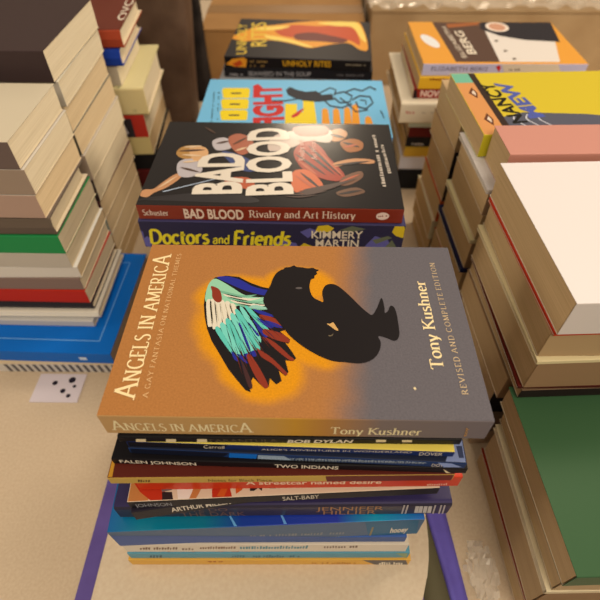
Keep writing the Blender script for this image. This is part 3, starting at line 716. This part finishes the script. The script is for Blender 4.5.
for lab, col_, T, dx in (('pale pink spined paperback, third in the stack topped by the rust spined art book', (214,180,160), .030, .004), ('dark green hardcover, fourth in the stack topped by the rust spined art book', (50,74,60), .034, -.004),
                     ('cream paperback, fifth in the stack topped by the rust spined art book', (214,190,150), .030, .002), ('navy paperback, sixth in the stack topped by the rust spined art book', (44,52,90), .033, .0)):
    Book(lab, -.024+dx, .286, z, .222, .145, T-.0002, .005, cover=col_, spine=col_, hard='hardcover' in lab).build(); z -= T
Book('tan paperback at the bottom of the stack topped by the rust spined art book', -.02, .286, z, .224, .146, z-zt-.0002, 0, cover=(190,150,100)).build()

# ================================================================== stack with the light blue comic style cover
fb = Book('light blue paperback with red and yellow block letters and black ink drawing on its cover', -.010, .4605, -.055, .232, .146, .0125, -.01, cover=(120,184,222), spine=(84,150,200), page=(190,160,120))
FY = mat((246,206,30), .45); FR = mat((206,40,34), .45); FO = mat((240,150,30), .45); FK = mat((50,48,50), .5)
for x, y in ((222,88), (221,99), (220,110)):
    k = 27
    b0 = [(x+1,y+9.6),(x,y+2),(x+2,y),(x+k-1,y),(x+k+1,y+2),(x+k,y+9.6),(x+k-2,y+10.2),(x+3,y+10.2)]
    fb.poly('top', b0, FY); fb.poly('top', [(x+9,y+4.6),(x+19,y+4.6),(x+19,y+6),(x+9,y+6)], FK)
fb.text('top', 'FIGHT', (283,128), (280,85), (253,128), FR, bold=.05)
fb.poly('top', [(253,86),(258,84),(263,88),(260,93),(254,92)], FR)
fb.poly('top', [(285,124),(285,104),(297,104),(297,112),(303,112),(303,99),(314,101),(317,124)], FY)
fb.poly('top', [(291,116),(300,110),(305,108),(298,116),(293,118)], FR)
for x, y in ((322,108), (333,108), (344,107), (352,104), (365,116)): fb.poly('top', [(x,124),(x,y+2),(x+3,y),(x+6,y+2),(x+8,124)], FO)
rr = random.Random(11)
def scrib(pts, wpx):
    P = [np.array(p, float) for p in pts]
    out = []
    for i, p in enumerate(P):
        t = P[min(i+1, len(P)-1)]-P[max(i-1, 0)]; t = t/(np.linalg.norm(t)+1e-9); n = np.array([-t[1], t[0]])
        out.append((p+n*wpx/2, p-n*wpx/2))
    for i in range(len(P)-1):
        fb.poly('top', [tuple(out[i][0]), tuple(out[i][1]), tuple(out[i+1][1]), tuple(out[i+1][0])], FK, bump=(i == 0))
fb.poly('top', [(288,95),(286,90),(290,87),(297,90),(306,92),(316,91),(322,95),(332,94),(334,100),(318,102),(304,101),(294,98)], FK)
scrib([(272,101),(285,101),(298,99),(312,100)], 1.2); scrib([(318,94),(330,88),(336,90),(334,96)], 1.3); scrib([(322,98),(330,106),(342,108),(352,104)], 1.4); scrib([(334,94),(344,92),(352,96),(350,102),(340,103),(334,98)], 1.6)
scrib([(346,92),(354,89),(362,91),(370,87),(376,90)], 1.5); scrib([(352,100),(360,96),(370,97),(373,103),(366,109),(358,107),(356,102)], 1.6); scrib([(340,98),(348,104),(356,112),(368,110)], 1.3); scrib([(360,100),(366,101),(366,105)], 1.2)
fb.ticks('top', (212,122), (215,90), (210.6,122), FK, 20, .9); fb.ticks('top', (218,122), (219.6,90), (216.6,122), FK, 16, .7); fb.ticks('top', (386,120), (381,110), (384,120), FK, 6)
fb.build()
z = -.0677
for lab, col_, T, dx in (('paperback with a red and cream spine under the light blue cover book', (200,90,60), .022, .004), ('white paperback, third down in the stack under the light blue cover', (220,196,160), .030, -.002),
                         ('brown paperback, fourth down in the stack under the light blue cover', (120,86,60), .035, .002), ('grey paperback, fifth down in the stack under the light blue cover', (130,124,118), .035, -.003)):
    b = Book(lab, -.012+dx, .463, z, .226, .142, T-.0002, -.005, cover=col_, spine=col_)
    if 'red' in lab: b.poly('spine', [(.09,0),(.12,0),(.12,.03),(.09,.03)], mat((230,196,150), .5), raw=True)
    b.build(); z -= T
Book('olive paperback at the bottom of the stack under the light blue cover', -.012, .464, z, .226, .142, z-zt-.0002, 0, cover=(120,110,70)).build()

# ================================================================== stack with the fire cover
ub = book_px('black paperback with a band of fire across its cover, in the farthest middle stack', (224,56.3), (371,61.2), -.050, .150, .0148, cover=(44,37,34), spine=(30,25,24), rough=.45)
FL1 = mat((236,150,40), .4); FL2 = mat((200,74,30), .4); FL3 = mat((252,206,90), .4); FL4 = mat((110,40,30), .4)
def zu(pts): return [(280+x/4, y/4) for x, y in pts]
ub.blob('top', zu([(-390,128),(-330,115),(-250,130),(-180,140),(-100,108),(-20,100),(60,90),(180,82),(300,82),(335,120),(352,195),(320,200),(270,172),(180,182),(120,192),(60,178),(0,165),(-60,160),(-140,165),(-200,155),(-330,150)]), FL1)
ub.blob('top', zu([(-20,112),(60,100),(160,105),(250,98),(300,120),(320,180),(270,160),(150,150),(60,150),(0,140)]), FL2)
ub.blob('top', zu([(60,138),(130,130),(200,142),(270,160),(240,172),(160,166),(70,160)]), FL4)
ub.blob('top', zu([(150,92),(230,86),(300,86),(330,120),(345,170),(320,150),(290,110),(220,104)]), FL3)
ub.blob('top', zu([(-60,140),(20,152),(90,172),(130,188),(100,186),(30,168),(-40,158)]), FL3)
ub.blob('top', zu([(-100,112),(-40,106),(40,104),(0,118),(-70,122)]), FL3)
UY = mat((236,190,60), .4)
ub.text('top', 'UNHOLY', (246.5,54), (247,24), (235.5,54), UY, bold=.01); ub.text('top', 'RITES', (266.5,46), (266,22.5), (250,46), UY, bold=.01)
ub.text('spine', 'UNHOLY RITES', (283,66), (331,66.8), (283,59.4), mat((224,160,30), .4), bold=.02)
ub.poly('spine', [(226,64),(232,59),(244,57),(247,60),(246,68),(236,69)], FL1); ub.poly('spine', [(232,64),(240,60),(243,64),(237,67)], FL2)
ub.ticks('spine', (250,62.4), (268,62.8), (250,60), mat((160,120,60), .4), 8); ub.ticks('spine', (250,66.6), (265,67), (250,64), mat((160,120,60), .4), 7); ub.ticks('spine', (346,65.6), (366,66), (346,63.6), mat((150,130,100), .4), 10)
ub.build()
sb = Book('black paperback with grey capitals on its spine, directly under the fire cover book', ub.c[0], ub.c[1]+.0005, -.0652, .216, .150, .0131, ub.yaw+.015, cover=(36,32,32), spine=(36,33,34))
sb.text('spine', 'SEAWEED IN THE SOUP', (248.5,76), (311,76.8), (248.5,71.4), mat((170,160,150), .4), bold=.01)
sb.ticks('spine', (230,75.4), (243,75.6), (230,72.6), mat((170,160,150), .4), 6, .95); sb.ticks('spine', (337,76), (364,76.4), (337,74), mat((110,102,96), .4), 12)
sb.build()
z = -.0786
for lab, col_, T in (('grey paperback, third down in the farthest middle stack', (150,140,130), .025), ('white hardcover, fourth down in the farthest middle stack', (214,196,170), .035), ('brown paperback, fifth down in the farthest middle stack', (110,80,56), .035), ):
    Book(lab, -.010, .664, z, .222, .152, T-.0002, -.02, cover=col_, spine=col_, hard='hardcover' in lab).build(); z -= T
Book('dark paperback at the bottom of the farthest middle stack', -.010, .664, z, .222, .152, z-zt-.0002, -.02, cover=(60,54,50)).build()

# ================================================================== side stacks
ORD = ['topmost', 'second from the top', 'third from the top', 'fourth from the top', 'fifth from the top', 'sixth from the top', 'seventh from the top', 'eighth from the top', 'ninth from the top', 'tenth from the top', 'eleventh from the top', 'twelfth from the top', 'thirteenth from the top']
def side_stack(where, group, side, xe, yf, spec, zbot=zt, yaw0=0.0, hook=None):
    """spec rows from the top: (z of upper cover, look, cover, spine, page, L, D, dx, dyaw, hard)"""
    n = len(spec); rr = random.Random(int(yf*1000)+n)
    for i, (z, look, cov, spn_, pg, L, D, dx, dyf, hard) in enumerate(spec):
        zb = spec[i+1][0] if i+1 < n else zbot
        T = z-zb-.00025
        yaw = yaw0+math.radians(rr.uniform(-.9, .9))
        x = xe+dx; cx = x+L/2 if side > 0 else x-L/2
        pos = 'at the bottom' if i == n-1 else ORD[i]
        b = Book('%s, %s of %s' % (look, pos, where), cx, yf+dyf+D/2, z, L, D, T, yaw, cover=cov, spine=spn_, page=pg, hard=hard, group=group)
        if hook: hook(i, b)
        b.build()
P1, P2, P3, P4 = (226,190,138), (212,172,118), (232,204,158), (204,164,112)
# --- right, low stack nearest the camera (green cover)
side_stack('the low green topped right stack', 'low right stack nearest the camera', 1, .1775, -.048, [
 (-.104, 'green covered paperback', (62,92,54), (62,92,54), P4, .21, .138, -.003, .0, False),
 (-.128, 'tan paged paperback', (200,160,110), (190,150,100), P4, .20, .132, .001, .0, False),
 (-.151, 'cream covered booklet jutting out', (236,208,156), (220,190,140), (232,204,156), .216, .128, -.003, .0, False),
 (-.158, 'thick brown paged paperback', (150,110,70), (140,100,60), P4, .212, .128, .000, .0, False),
 (-.199, 'thin red booklet', (140,40,20), (140,40,20), (150,50,26), .21, .13, -.001, .0, False),
 (-.203, 'beige paperback', (190,150,110), (180,140,100), P4, .21, .13, .001, .0, False)], yaw0=math.radians(2))
# --- right, tall stack under the white cover
def wcover(i, b):
    if i == 0: b.ticks('top', (512,196), (522,212), (517,194), mat((150,130,120), .5), 7, .9)
side_stack('the white topped right stack', 'right stack under the white cover', 1, .170, .095, [
 (.0130, 'white covered paperback', (238,218,196), (232,208,182), P2, .216, .155, .000, -.017, False),
 (-.0190, 'thin red booklet', (206,58,30), (200,60,30), (196,56,30), .21, .150, -.001, -.015, False),
 (-.0225, 'tan paperback', (200,160,110), (190,150,100), P2, .21, .150, .001, -.015, False),
 (-.0500, 'thin cream booklet jutting out', (238,210,150), (230,200,140), (236,208,152), .214, .152, -.002, -.016, False),
 (-.0545, 'thick brown paged paperback', (170,130,90), (160,120,80), P2, .212, .150, .001, -.015, False),
 (-.0880, 'thin black and red booklet', (96,26,18), (80,26,20), (110,36,22), .21, .148, .000, -.016, False),
 (-.0920, 'slim brown paperback', (120,90,60), (40,28,24), P4, .21, .146, .002, -.015, False),
 (-.1032, 'brown paged paperback', (160,120,80), (150,110,70), P4, .21, .128, .0, .003, False),
 (-.1350, 'tan covered thick paperback', (190,150,100), (30,26,24), P4, .21, .118, .002, .008, False),
 (-.1720, 'grey brown paperback', (150,120,90), (130,100,70), P4, .21, .122, .004, .006, False),
 (-.2020, 'pale paperback', (200,170,130), (190,150,110), P4, .21, .126, .001, .004, False)], yaw0=math.radians(2.2), hook=wcover)
# --- right, stack under the pink and orange cover
def pink(i, b):
    if i == 0:
        b.poly('top', [(-.1,.0),(.1,.0),(.1,.014),(-.1,.014)], mat((206,110,84), .45), raw=True); b.poly('top', [(-.1,.022),(.1,.022),(.1,.032),(-.1,.032)], mat((90,70,80), .45), raw=True)
side_stack('the pink topped right stack', 'right stack under the pink and orange cover', 1, .167, .238, [
 (.0165, 'narrow pink and orange covered notebook', (210,140,114), (206,134,106), P2, .175, .047, .008, .0005, False),
 (-.0165, 'thin white covered booklet jutting out', (232,212,190), (220,200,176), (214,194,170), .176, .098, -.004, -.002, False),
 (-.0215, 'light brown paperback', (190,150,110), (180,140,100), P2, .174, .098, .0, -.001, False),
 (-.0470, 'tan paperback', (214,180,130), (200,160,110), P2, .172, .100, .001, .0, False),
 (-.0770, 'thin cream booklet jutting out', (240,214,150), (230,200,140), (232,206,150), .176, .102, -.003, .0, False),
 (-.0820, 'brown paperback', (170,130,90), (160,120,80), P2, .174, .100, .0, .0, False),
 (-.1155, 'thin navy book', (28,30,58), (28,30,58), (34,36,66), .174, .108, -.003, -.001, False),
 (-.1215, 'sand paperback', (190,150,100), (180,140,90), P2, .174, .104, .0, .0, False),
 (-.1500, 'orange red paperback', (176,70,36), (170,66,34), P4, .172, .106, -.001, .0, False),
 (-.1800, 'brown paged paperback', (150,110,70), (140,100,60), P4, .172, .106, .0, .0, False),
 (-.2050, 'beige paperback', (190,150,110), (180,140,100), P2, .172, .106, .001, .0, False)], yaw0=math.radians(2.2))
# --- right, stack under the yellow comic cover
def comic(i, b):
    if i: return
    D = b.D
    def u(x): return -b.L/2+x
    def q(pts, c): b.poly('top', [(u(x), y) for x, y in pts], c, raw=True)
    q([(0,.0),(.022,.0),(.022,.105),(0,.105)], mat((222,146,80), .4)); q([(0,.105),(.022,.105),(.022,D),(0,D)], mat((120,180,140), .4))
    q([(.022,.0),(.029,.0),(.026,D),(.019,D)], mat((60,42,32), .4))
    for y in (.028, .082): q([(.008,y),(.014,y+.012),(.017,y),(.014,y-.012)], mat((110,60,36), .4)); q([(.011,y),(.014,y+.006),(.015,y),(.014,y-.006)], mat((236,206,170), .4))
    q([(.029,.0),(.16,.0),(.16,.022),(.110,.034),(.05,.040),(.028,.032)], mat((92,88,92), .4))
    for k in range(3): 
        pts = [(.040+k*.012+.004*math.sin(t/8*6.28), .002+.034*t/8) for t in range(9)]
        q([(x, y) for x, y in pts]+[(x+.0016, y) for x, y in pts[::-1]], mat((206,196,186), .4))
    b.text('top', 'NANCY', (528,122.5), (491,83), (512,122.5), mat((30,26,20), .4), bold=.03)
    b.text('top', 'MEW', (545,117), (507,82), (528,117), mat((84,92,150), .4), bold=.04)
side_stack('the comic topped right stack', 'right stack under the yellow comic cover', 1, .1655, .352, [
 (.0070, 'yellow comic cover paperback', (218,184,44), (214,190,40), P2, .175, .128, -.001, -.064, False),
 (-.0162, 'tan paged paperback', (200,160,110), (190,150,100), P2, .172, .100, .000, .0, False),
 (-.0500, 'brown paged thick paperback', (170,130,90), (30,26,30), P4, .172, .100, -.001, .0, False),
 (-.0800, 'dark covered paperback', (50,36,34), (50,36,34), P4, .172, .098, .001, .0, False),
 (-.1180, 'paperback with an orange corner', (206,90,40), (206,84,36), P2, .172, .098, -.001, .0, False),
 (-.1480, 'pale covered paperback jutting out', (224,200,150), (214,190,140), P2, .176, .098, -.004, .002, False),
 (-.1780, 'grey brown paperback', (150,126,96), (140,110,80), P4, .172, .098, -.002, .002, False),
 (-.2040, 'brown paperback', (120,86,56), (110,80,50), P4, .172, .098, .0, .0, False)], yaw0=math.radians(2.2), hook=comic)
# --- right rear stack with the spines towards the camera
def rear(i, b):
    def q(pts, c): b.poly('top', pts, c)
    if i == 0:
        q([(424,62),(456,62),(430,18),(400,18)], mat((236,156,56), .4)); q([(456,62),(500,62),(480,18),(430,18)], mat((96,68,52), .4)); q([(500,62),(560,62),(560,18),(478,18)], mat((236,214,186), .4))
        q([(478,18),(560,18),(560,42),(524,40),(500,36),(480,29)], mat((50,44,44), .4)); q([(446,24),(478,20),(478,25),(448,28)], mat((170,96,50), .4))
        cx, cy = b.top(430, 41); b.polys('top', [[(cx+.012*math.cos(t*.3142)*.8-.006*math.sin(t*.3142), cy+.024*math.sin(t*.3142)) for t in range(20)]], mat((240,226,214), .4))
        cx, cy = b.top(497, 27); b.polys('top', [[(cx+.017*math.cos(t*.3142), cy+.019*math.sin(t*.3142)) for t in range(20)]], mat((244,214,180), .4)); b.polys('top', [[(cx+.012*math.cos(t*.3142), cy+.014*math.sin(t*.3142)) for t in range(20)]], mat((214,150,110), .4))
        for x, y in ((496,41), (505,51), (514,59)): q([(x-2,y),(x,y-1.3),(x+3,y),(x,y+1.3)], mat((110,90,70), .4))
        b.text('top', 'BERG', (477,54), (462,31), (468,54.5), WHITE, bold=.02); b.text('top', 'ELIZABETH', (467,57.5), (446,27), (462,57.8), WHITE, bold=.0)
        b.poly('spine', [(503,60),(560,60),(560,82),(503,82)], mat((232,206,170), .4)); b.text('spine', 'ELIZABETH BERG', (431,70.6), (487,71), (431,66.4), mat((110,96,110), .4), bold=.0)
        b.poly('spine', [(496,67),(499,65),(501,67),(499,72)], mat((206,40,40), .4)); b.ticks('spine', (507,70.6), (522,70.8), (507,68), mat((150,130,110), .4), 8)
    if i == 1:
        b.poly('spine', [(476,70),(560,70),(560,90),(476,90)], mat((226,120,40), .4)); b.ticks('spine', (430,80.4), (450,80.6), (430,77.6), mat((150,60,30), .4), 8, .95); b.ticks('spine', (480,80.6), (522,81), (480,77.6), mat((180,40,20), .4), 18, .95)
    if i == 2:
        b.text('spine', 'NOVELS', (420,96.6), (450,97.4), (420,90), mat((240,200,170), .4), bold=.03); b.poly('spine', [(409,90),(417,90),(417,99),(409,99)], mat((40,30,30), .4))
    if i == 3: b.ticks('spine', (406,113.6), (416,114), (406,110.6), mat((206,120,100), .5), 3, .95); b.ticks('spine', (422,113.6), (438,114), (422,111.6), mat((190,170,140), .5), 7)
    if i == 6: b.ticks('spine', (412,145), (424,145.4), (412,142.6), mat((206,190,170), .4), 6, .95)
side_stack('the right rear stack', 'right rear stack with spines facing front', 1, .156, .530, [
 (-.0330, 'orange and brown covered paperback with lavender spine', (236,156,56), (206,192,206), P4, .216, .150, .003, .004, False),
 (-.0490, 'yellow and orange spined paperback', (236,176,50), (238,176,40), P4, .216, .156, .000, .000, False),
 (-.0650, 'dark red spined paperback', (150,40,26), (150,42,28), P3, .20, .150, -.003, .0, False),
 (-.0790, 'big cream hardback jutting out', (238,212,170), (236,212,172), P4, .235, .168, -.020, -.012, True),
 (-.1100, 'pale green paperback', (206,210,180), (206,208,180), P4, .20, .150, -.003, .0, False),
 (-.1215, 'dark red and black paperback', (100,32,26), (104,34,28), P4, .20, .150, -.001, .0, False),
 (-.1370, 'black paperback', (36,32,30), (36,32,30), P4, .20, .150, -.002, .0, False),
 (-.1530, 'yellow spined paperback', (206,160,50), (210,160,50), P4, .20, .150, -.004, .0, False),
 (-.1690, 'white spined book', (224,212,204), (222,210,206), P3, .20, .150, -.006, .0, False),
 (-.1920, 'black spined paperback', (30,28,28), (30,28,28), P4, .21, .150, -.008, .0, False)], hook=rear)
# --- left: thin pile under the blue book, the blue book, and the stack standing on it
b = Book('paperback with a striped black and white spine, lying on the table under the blue book', -.3080, .250, -.211, .215, .148, .0168, 0, cover=(200,180,160), spine=(214,196,170))
rr = random.Random(5)
for k in range(16): b.poly('spine', [(.10-k*.008,.001),(.104-k*.008,.001),(.102-k*.008,.015),(.098-k*.008,.015)], mat((96,86,80), .5), raw=True)
b.build()
Book('cream paperback between the blue book and the striped spine on the left', -.3065, .2495, -.1985, .216, .150, .0123, .0, cover=(226,196,150), spine=(228,198,152)).build()
b = Book('bright blue paperback with a thin white frame line, beneath the left front stack', -.3045, .2475, -.180, .216, .154, .0182, math.radians(-1.5), cover=(10,104,178), spine=(12,98,170), page=(170,140,110))
def frame(b, i, wd, m_):
    u0, u1, v0, v1 = -b.L/2+i, b.L/2-i, i, b.D-i
    for q in ([(u0,v0),(u1,v0),(u1,v0+wd),(u0,v0+wd)], [(u0,v1-wd),(u1,v1-wd),(u1,v1),(u0,v1)], [(u1-wd,v0+wd),(u1,v0+wd),(u1,v1-wd),(u1-wd,v1-wd)], [(u0,v0+wd),(u0+wd,v0+wd),(u0+wd,v1-wd),(u0,v1-wd)]):
        b.poly('top', q, m_, raw=True, bump=False)
b.layer = 1
frame(b, .016, .0012, mat((110,160,200), .4)); b.poly('spine', [(.072,.006),(.080,.006),(.080,.011),(.072,.011)], mat((200,206,206), .4), raw=True); b.build()
card = outline_slab('greeting_card', None, None, [(-.292,.137), (-.240,.137), (-.240,.173), (-.292,.173)], zt+.0002, zt+.0012, mat((222,198,184), .5))
tag(card, 'pale pink card with black dots on the table before the striped spine book', 'card')
bm = bmesh.new()
for x, y, r in ((.012,.010,.004), (.006,-.004,.003), (.014,-.010,.0025), (-.006,.006,.003), (.017,.002,.002)):
    vs = [bm.verts.new((x+r*math.cos(t*.52), y+r*math.sin(t*.52), .00108)) for t in range(12)]; bm.faces.new(vs)
link('dots', bm, mat((40,32,40), .5), card)
def lefta(i, b):
    if i == 10: b.poly('spine', [(.02,.002),(.062,.002),(.062,.010),(.02,.010)], mat((170,180,80), .5), raw=True)
    if i == 11: b.poly('spine', [(-.0,.003),(.05,.003),(.05,.009),(-.0,.009)], mat((50,46,44), .5), raw=True)
side_stack('the left front stack', 'left stack standing on the blue book', -1, -.221, .212, [
 (.0400, 'cream paged paperback', (214,190,150), (120,96,80), P3, .175, .10, -.004, .0, False),
 (.0150, 'white paged paperback', (220,200,170), (170,140,110), P3, .175, .10, -.002, .0, False),
 (-.0100, 'pale paperback', (200,180,150), (190,150,120), P1, .172, .098, -.003, .0, False),
 (-.0350, 'cream paged hardback', (120,100,80), (110,90,70), P3, .172, .096, -.002, .0, True),
 (-.0560, 'green covered paperback', (44,140,70), (44,140,70), P3, .175, .096, -.001, .0, False),
 (-.0780, 'white paged paperback', (214,190,160), (200,180,150), P3, .172, .094, -.002, .0, False),
 (-.0970, 'paperback with a white flap', (236,218,190), (226,206,176), P1, .172, .094, .001, .0, False),
 (-.1120, 'cream paged paperback', (150,120,100), (140,110,90), P3, .172, .094, -.001, .0, False),
 (-.1290, 'red spined paperback', (190,40,24), (196,44,24), P3, .172, .094, .000, .0, False),
 (-.1480, 'black cloth hardback', (44,38,38), (46,40,40), (96,84,74), .172, .094, .000, .0, True),
 (-.1600, 'white hardback', (226,204,170), (230,210,176), P3, .180, .100, .004, -.004, True),
 (-.1705, 'grey white paperback jutting forward', (206,190,166), (206,190,166), P3, .175, .100, -.003, -.007, False)], zbot=-.1798)
def leftb(i, b):
    if i == 0:
        for k in range(3): b.poly('top', [(b.L/2-.012-k*.03,.004),(b.L/2-.006-k*.03,.004),(b.L/2-.006-k*.03,.11),(b.L/2-.012-k*.03,.11)], mat((200,184,160), .5), raw=True)
side_stack('the left stack under dark stripes', 'left stack under the dark striped cover', -1, -.233, .3285, [
 (.0620, 'dark striped cover paperback', (70,52,46), (70,52,46), P3, .216, .140, .002, .0, False),
 (.0330, 'white paged paperback', (226,206,170), (200,180,150), P3, .21, .138, .002, .0, False),
 (.0080, 'cream paged paperback', (206,176,130), (190,160,120), P1, .21, .136, .0, .0, False),
 (-.0180, 'grey edged paperback', (120,110,90), (110,100,80), P1, .21, .136, .001, .0, False),
 (-.0450, 'white paged thick paperback', (214,190,160), (190,160,130), P3, .21, .136, .003, .0, False),
 (-.0760, 'cream paged thick paperback', (206,180,150), (70,50,46), P3, .21, .136, .001, .0, False),
 (-.1050, 'maroon covered paperback', (90,44,44), (90,44,44), P1, .21, .136, .002, .0, False),
 (-.1290, 'grey green covered paperback', (170,180,160), (160,170,150), P1, .21, .136, .000, .0, False),
 (-.1560, 'tan paged paperback', (206,150,90), (190,140,80), P1, .21, .136, .0, .0, False),
 (-.1840, 'amber edged paperback', (206,150,60), (200,144,60), P2, .21, .136, -.003, .0, False),
 (-.2060, 'brown paperback', (130,100,70), (120,90,60), P2, .21, .136, -.004, .0, False)])
def leftc(i, b):
    r = b.L/2
    if i == 0: b.text('top', 'OVC', (125,20), (134,0), (116,20), WHITE, bold=.01)
    if i == 3: b.ticks('top', (116,90), (133,52), (120,90), mat((150,140,90), .5), 24, .9); b.ticks('spine', (133,112), (137,112.4), (133,108), mat((190,170,110), .5), 2, 1)
    if i == 4:
        b.poly('spine', [(r-.05,.0),(r-.018,.0),(r-.018,.028),(r-.05,.028)], mat((56,48,46), .4), raw=True); b.poly('spine', [(r-.038,.006),(r-.026,.006),(r-.030,.022),(r-.040,.022)], mat((206,190,180), .4), raw=True)
side_stack('the left rear stack', 'left rear stack with the thick cream spine', -1, -.2200, .487, [
 (.0220, 'brown covered hardback with a rust spine', (112,52,36), (176,70,40), P3, .216, .128, -.001, .000, True),
 (.0000, 'blue covered hardback', (34,56,130), (36,66,150), P3, .212, .126, -.007, .000, True),
 (-.0215, 'pale paged paperback', (214,190,150), (200,176,140), P3, .206, .124, -.016, .004, False),
 (-.0470, 'thick cream hardback', (232,206,140), (226,196,130), P3, .216, .140, .010, -.002, True),
 (-.0850, 'red and black spined paperback', (206,56,36), (190,52,36), P3, .21, .136, .002, .0, False),
 (-.1180, 'yellowish cream paperback', (214,186,110), (216,186,116), P2, .21, .136, .002, .0, False),
 (-.1450, 'black paperback', (30,26,24), (30,26,24), P4, .21, .138, .006, .0, False),
 (-.1700, 'dark red paperback', (110,30,26), (90,28,24), P4, .21, .136, .002, .0, False),
 (-.1980, 'dark brown paperback', (60,44,36), (60,44,36), P4, .21, .136, .002, .0, False)], yaw0=math.radians(3), hook=leftc)

# ================================================================== cartons, bag, binder and dark gap fill behind the books
KRAFT = mottled('kraft_board', (168,116,62), (182,128,70), 14, .8, .2, .0003)
KRAFT2 = mottled('kraft_board_pale', (172,134,88), (188,150,102), 14, .8, .2, .0003)
def carton(label, x0, x1, y0, y1, h, m_, wrap=False):
    root = empty('cardboard_box', ((x0+x1)/2, (y0+y1)/2, ZT+.0002), 0, label, 'box')
    hx, hy = (x1-x0)/2, (y1-y0)/2
    bm = bmesh.new(); box(bm, -hx, hx, -hy, hy, 0, h-.004); bmesh.ops.recalc_face_normals(bm, faces=bm.faces[:])
    bmesh.ops.bevel(bm, geom=bm.edges[:], offset=.002, segments=2, affect='EDGES'); link('box_body', bm, m_, root)
    for s in (-1, 1):
        bf = bmesh.new(); box(bf, -hx, hx, min(s*.001, s*hy), max(s*.001, s*hy), h-.0039, h-.0005); bmesh.ops.recalc_face_normals(bf, faces=bf.faces[:]); link('flap', bf, m_, root)
    bt = bmesh.new(); box(bt, -hx-.0003, hx+.0003, -.024, .024, h-.0004, h); box(bt, -hx-.0006, -hx-.0001, -.024, .024, h-.06, h); bmesh.ops.recalc_face_normals(bt, faces=bt.faces[:]); link('packing_tape', bt, mat((160,112,62), .25, .5), root)
    if wrap:
        bw = bmesh.new(); r2 = random.Random(9); nx, ny = 40, 22; g = []
        for i in range(nx+1):
            g.append([bw.verts.new((-hx-.006+(2*hx+.012)*i/nx, -hy-.008+(2*hy+.012)*j/ny, h+.004+.010*abs(math.sin(i*.9+j*.5+r2.uniform(0,1)))*r2.random()+.006*math.sin(j*1.1))) for j in range(ny+1)])
        for i in range(nx):
            for j in range(ny): bw.faces.new((g[i][j], g[i+1][j], g[i+1][j+1], g[i][j+1]))
        mm, nt, b_ = nodes_of('stretch_film', .12, .8); b_.inputs['Base Color'].default_value = (.75, .7, .62, 1); b_.inputs['Alpha'].default_value = .35
        link('stretch_wrap', bw, mm, root, False)
    return root
carton('brown cardboard carton behind the fire cover book', -.1975, .118, .87, 1.09, .119, KRAFT)
carton('pale brown cardboard carton under clear stretch wrap, back right', .128, .62, .90, 1.14, .142, KRAFT2, True)
def tote(name, label, cat, bot, top, h, m_, seed, amp):
    """soft bag: lofted outline from table to rim with creases"""
    bm = bmesh.new(); rows = []; r2 = random.Random(seed); n = 44; K = 14
    ph = [r2.uniform(0, 6.28) for _ in range(6)]
    for k in range(K+1):
        t = k/K; ring = []
        x0, x1, y0, y1 = (bot[i]*(1-t)+top[i]*t for i in range(4)); cx, cy, hx, hy = (x0+x1)/2, (y0+y1)/2, (x1-x0)/2, (y1-y0)/2
        for i in range(n):
            an = 2*math.pi*i/n; c_, s_ = math.cos(an), math.sin(an); e = .35
            px = math.copysign(abs(c_)**e, c_); py = math.copysign(abs(s_)**e, s_)
            cr = 1+amp*(math.sin(5*an+ph[0]+3*t)+.6*math.sin(9*an+ph[1]-5*t)+.5*math.sin(7*t+ph[2]+2*an))
            ring.append(bm.verts.new((cx+hx*px*cr, cy+hy*py*cr, h*t)))
        rows.append(ring)
    for k in range(K):
        for i in range(n): bm.faces.new((rows[k][i], rows[k][(i+1) % n], rows[k+1][(i+1) % n], rows[k+1][i]))
    bm.faces.new(rows[0][::-1]); bm.faces.new(rows[-1])
    bmesh.ops.recalc_face_normals(bm, faces=bm.faces[:])
    root = empty(name, (0, 0, ZT+.0003), 0, label, cat); link('bag_body', bm, m_, root, True)
    return root, (top, h)
root, _ = tote('tote_bag', 'dark brown leather tote bag standing behind the left rear stack', 'bag', (-.375,-.205,.715,.80), (-.390,-.180,.705,.815), .275, mottled('brown_leather', (84,58,40), (104,76,54), 26, .6, .3, .0012), 4, .010)
for yy in (.735, .785):
    cu = bmesh.new(); prev = None
    for i in range(17):
        t = math.pi*i/16; c = Vector((-.285-.045*math.cos(t), yy, .27+.10*math.sin(t)))
        ring = [cu.verts.new(c+Vector((.006*math.cos(q*math.pi/3)*math.cos(t), .006*math.sin(q*math.pi/3), .006*math.cos(q*math.pi/3)*math.sin(t)))) for q in range(6)]
        if prev:
            for q in range(6): cu.faces.new((prev[q], prev[(q+1) % 6], ring[(q+1) % 6], ring[q]))
        prev = ring
    bmesh.ops.recalc_face_normals(cu, faces=cu.faces[:]); link('bag_handle', cu, mat((70,48,34), .5), root, True)
tote('gap_fill', 'black mass added to darken the gap beside the brown cardboard carton', 'bag', (-.245,-.186,.822,.864), (-.245,-.188,.824,.862), .19, mottled('gap_black', (30,24,20), (52,42,34), 30, .9, .1, .002), 8, .02)  # made-up black shape standing in for the dark gap between bag and carton
root = empty('ring_binder', (-.430, .80, ZT+.0002), 0, 'maroon binder standing upright beside the brown leather bag', 'binder')
bm = bmesh.new(); box(bm, -.022, .019, -.11, .11, 0, .30); bmesh.ops.recalc_face_normals(bm, faces=bm.faces[:]); bmesh.ops.bevel(bm, geom=bm.edges[:], offset=.003, segments=2, affect='EDGES'); link('binder_cover', bm, mat((110,34,30), .5), root)
bm = bmesh.new(); box(bm, -.017, .014, .02, .1125, .004, .303); bmesh.ops.recalc_face_normals(bm, faces=bm.faces[:]); link('binder_pages', bm, pages(P1), root)
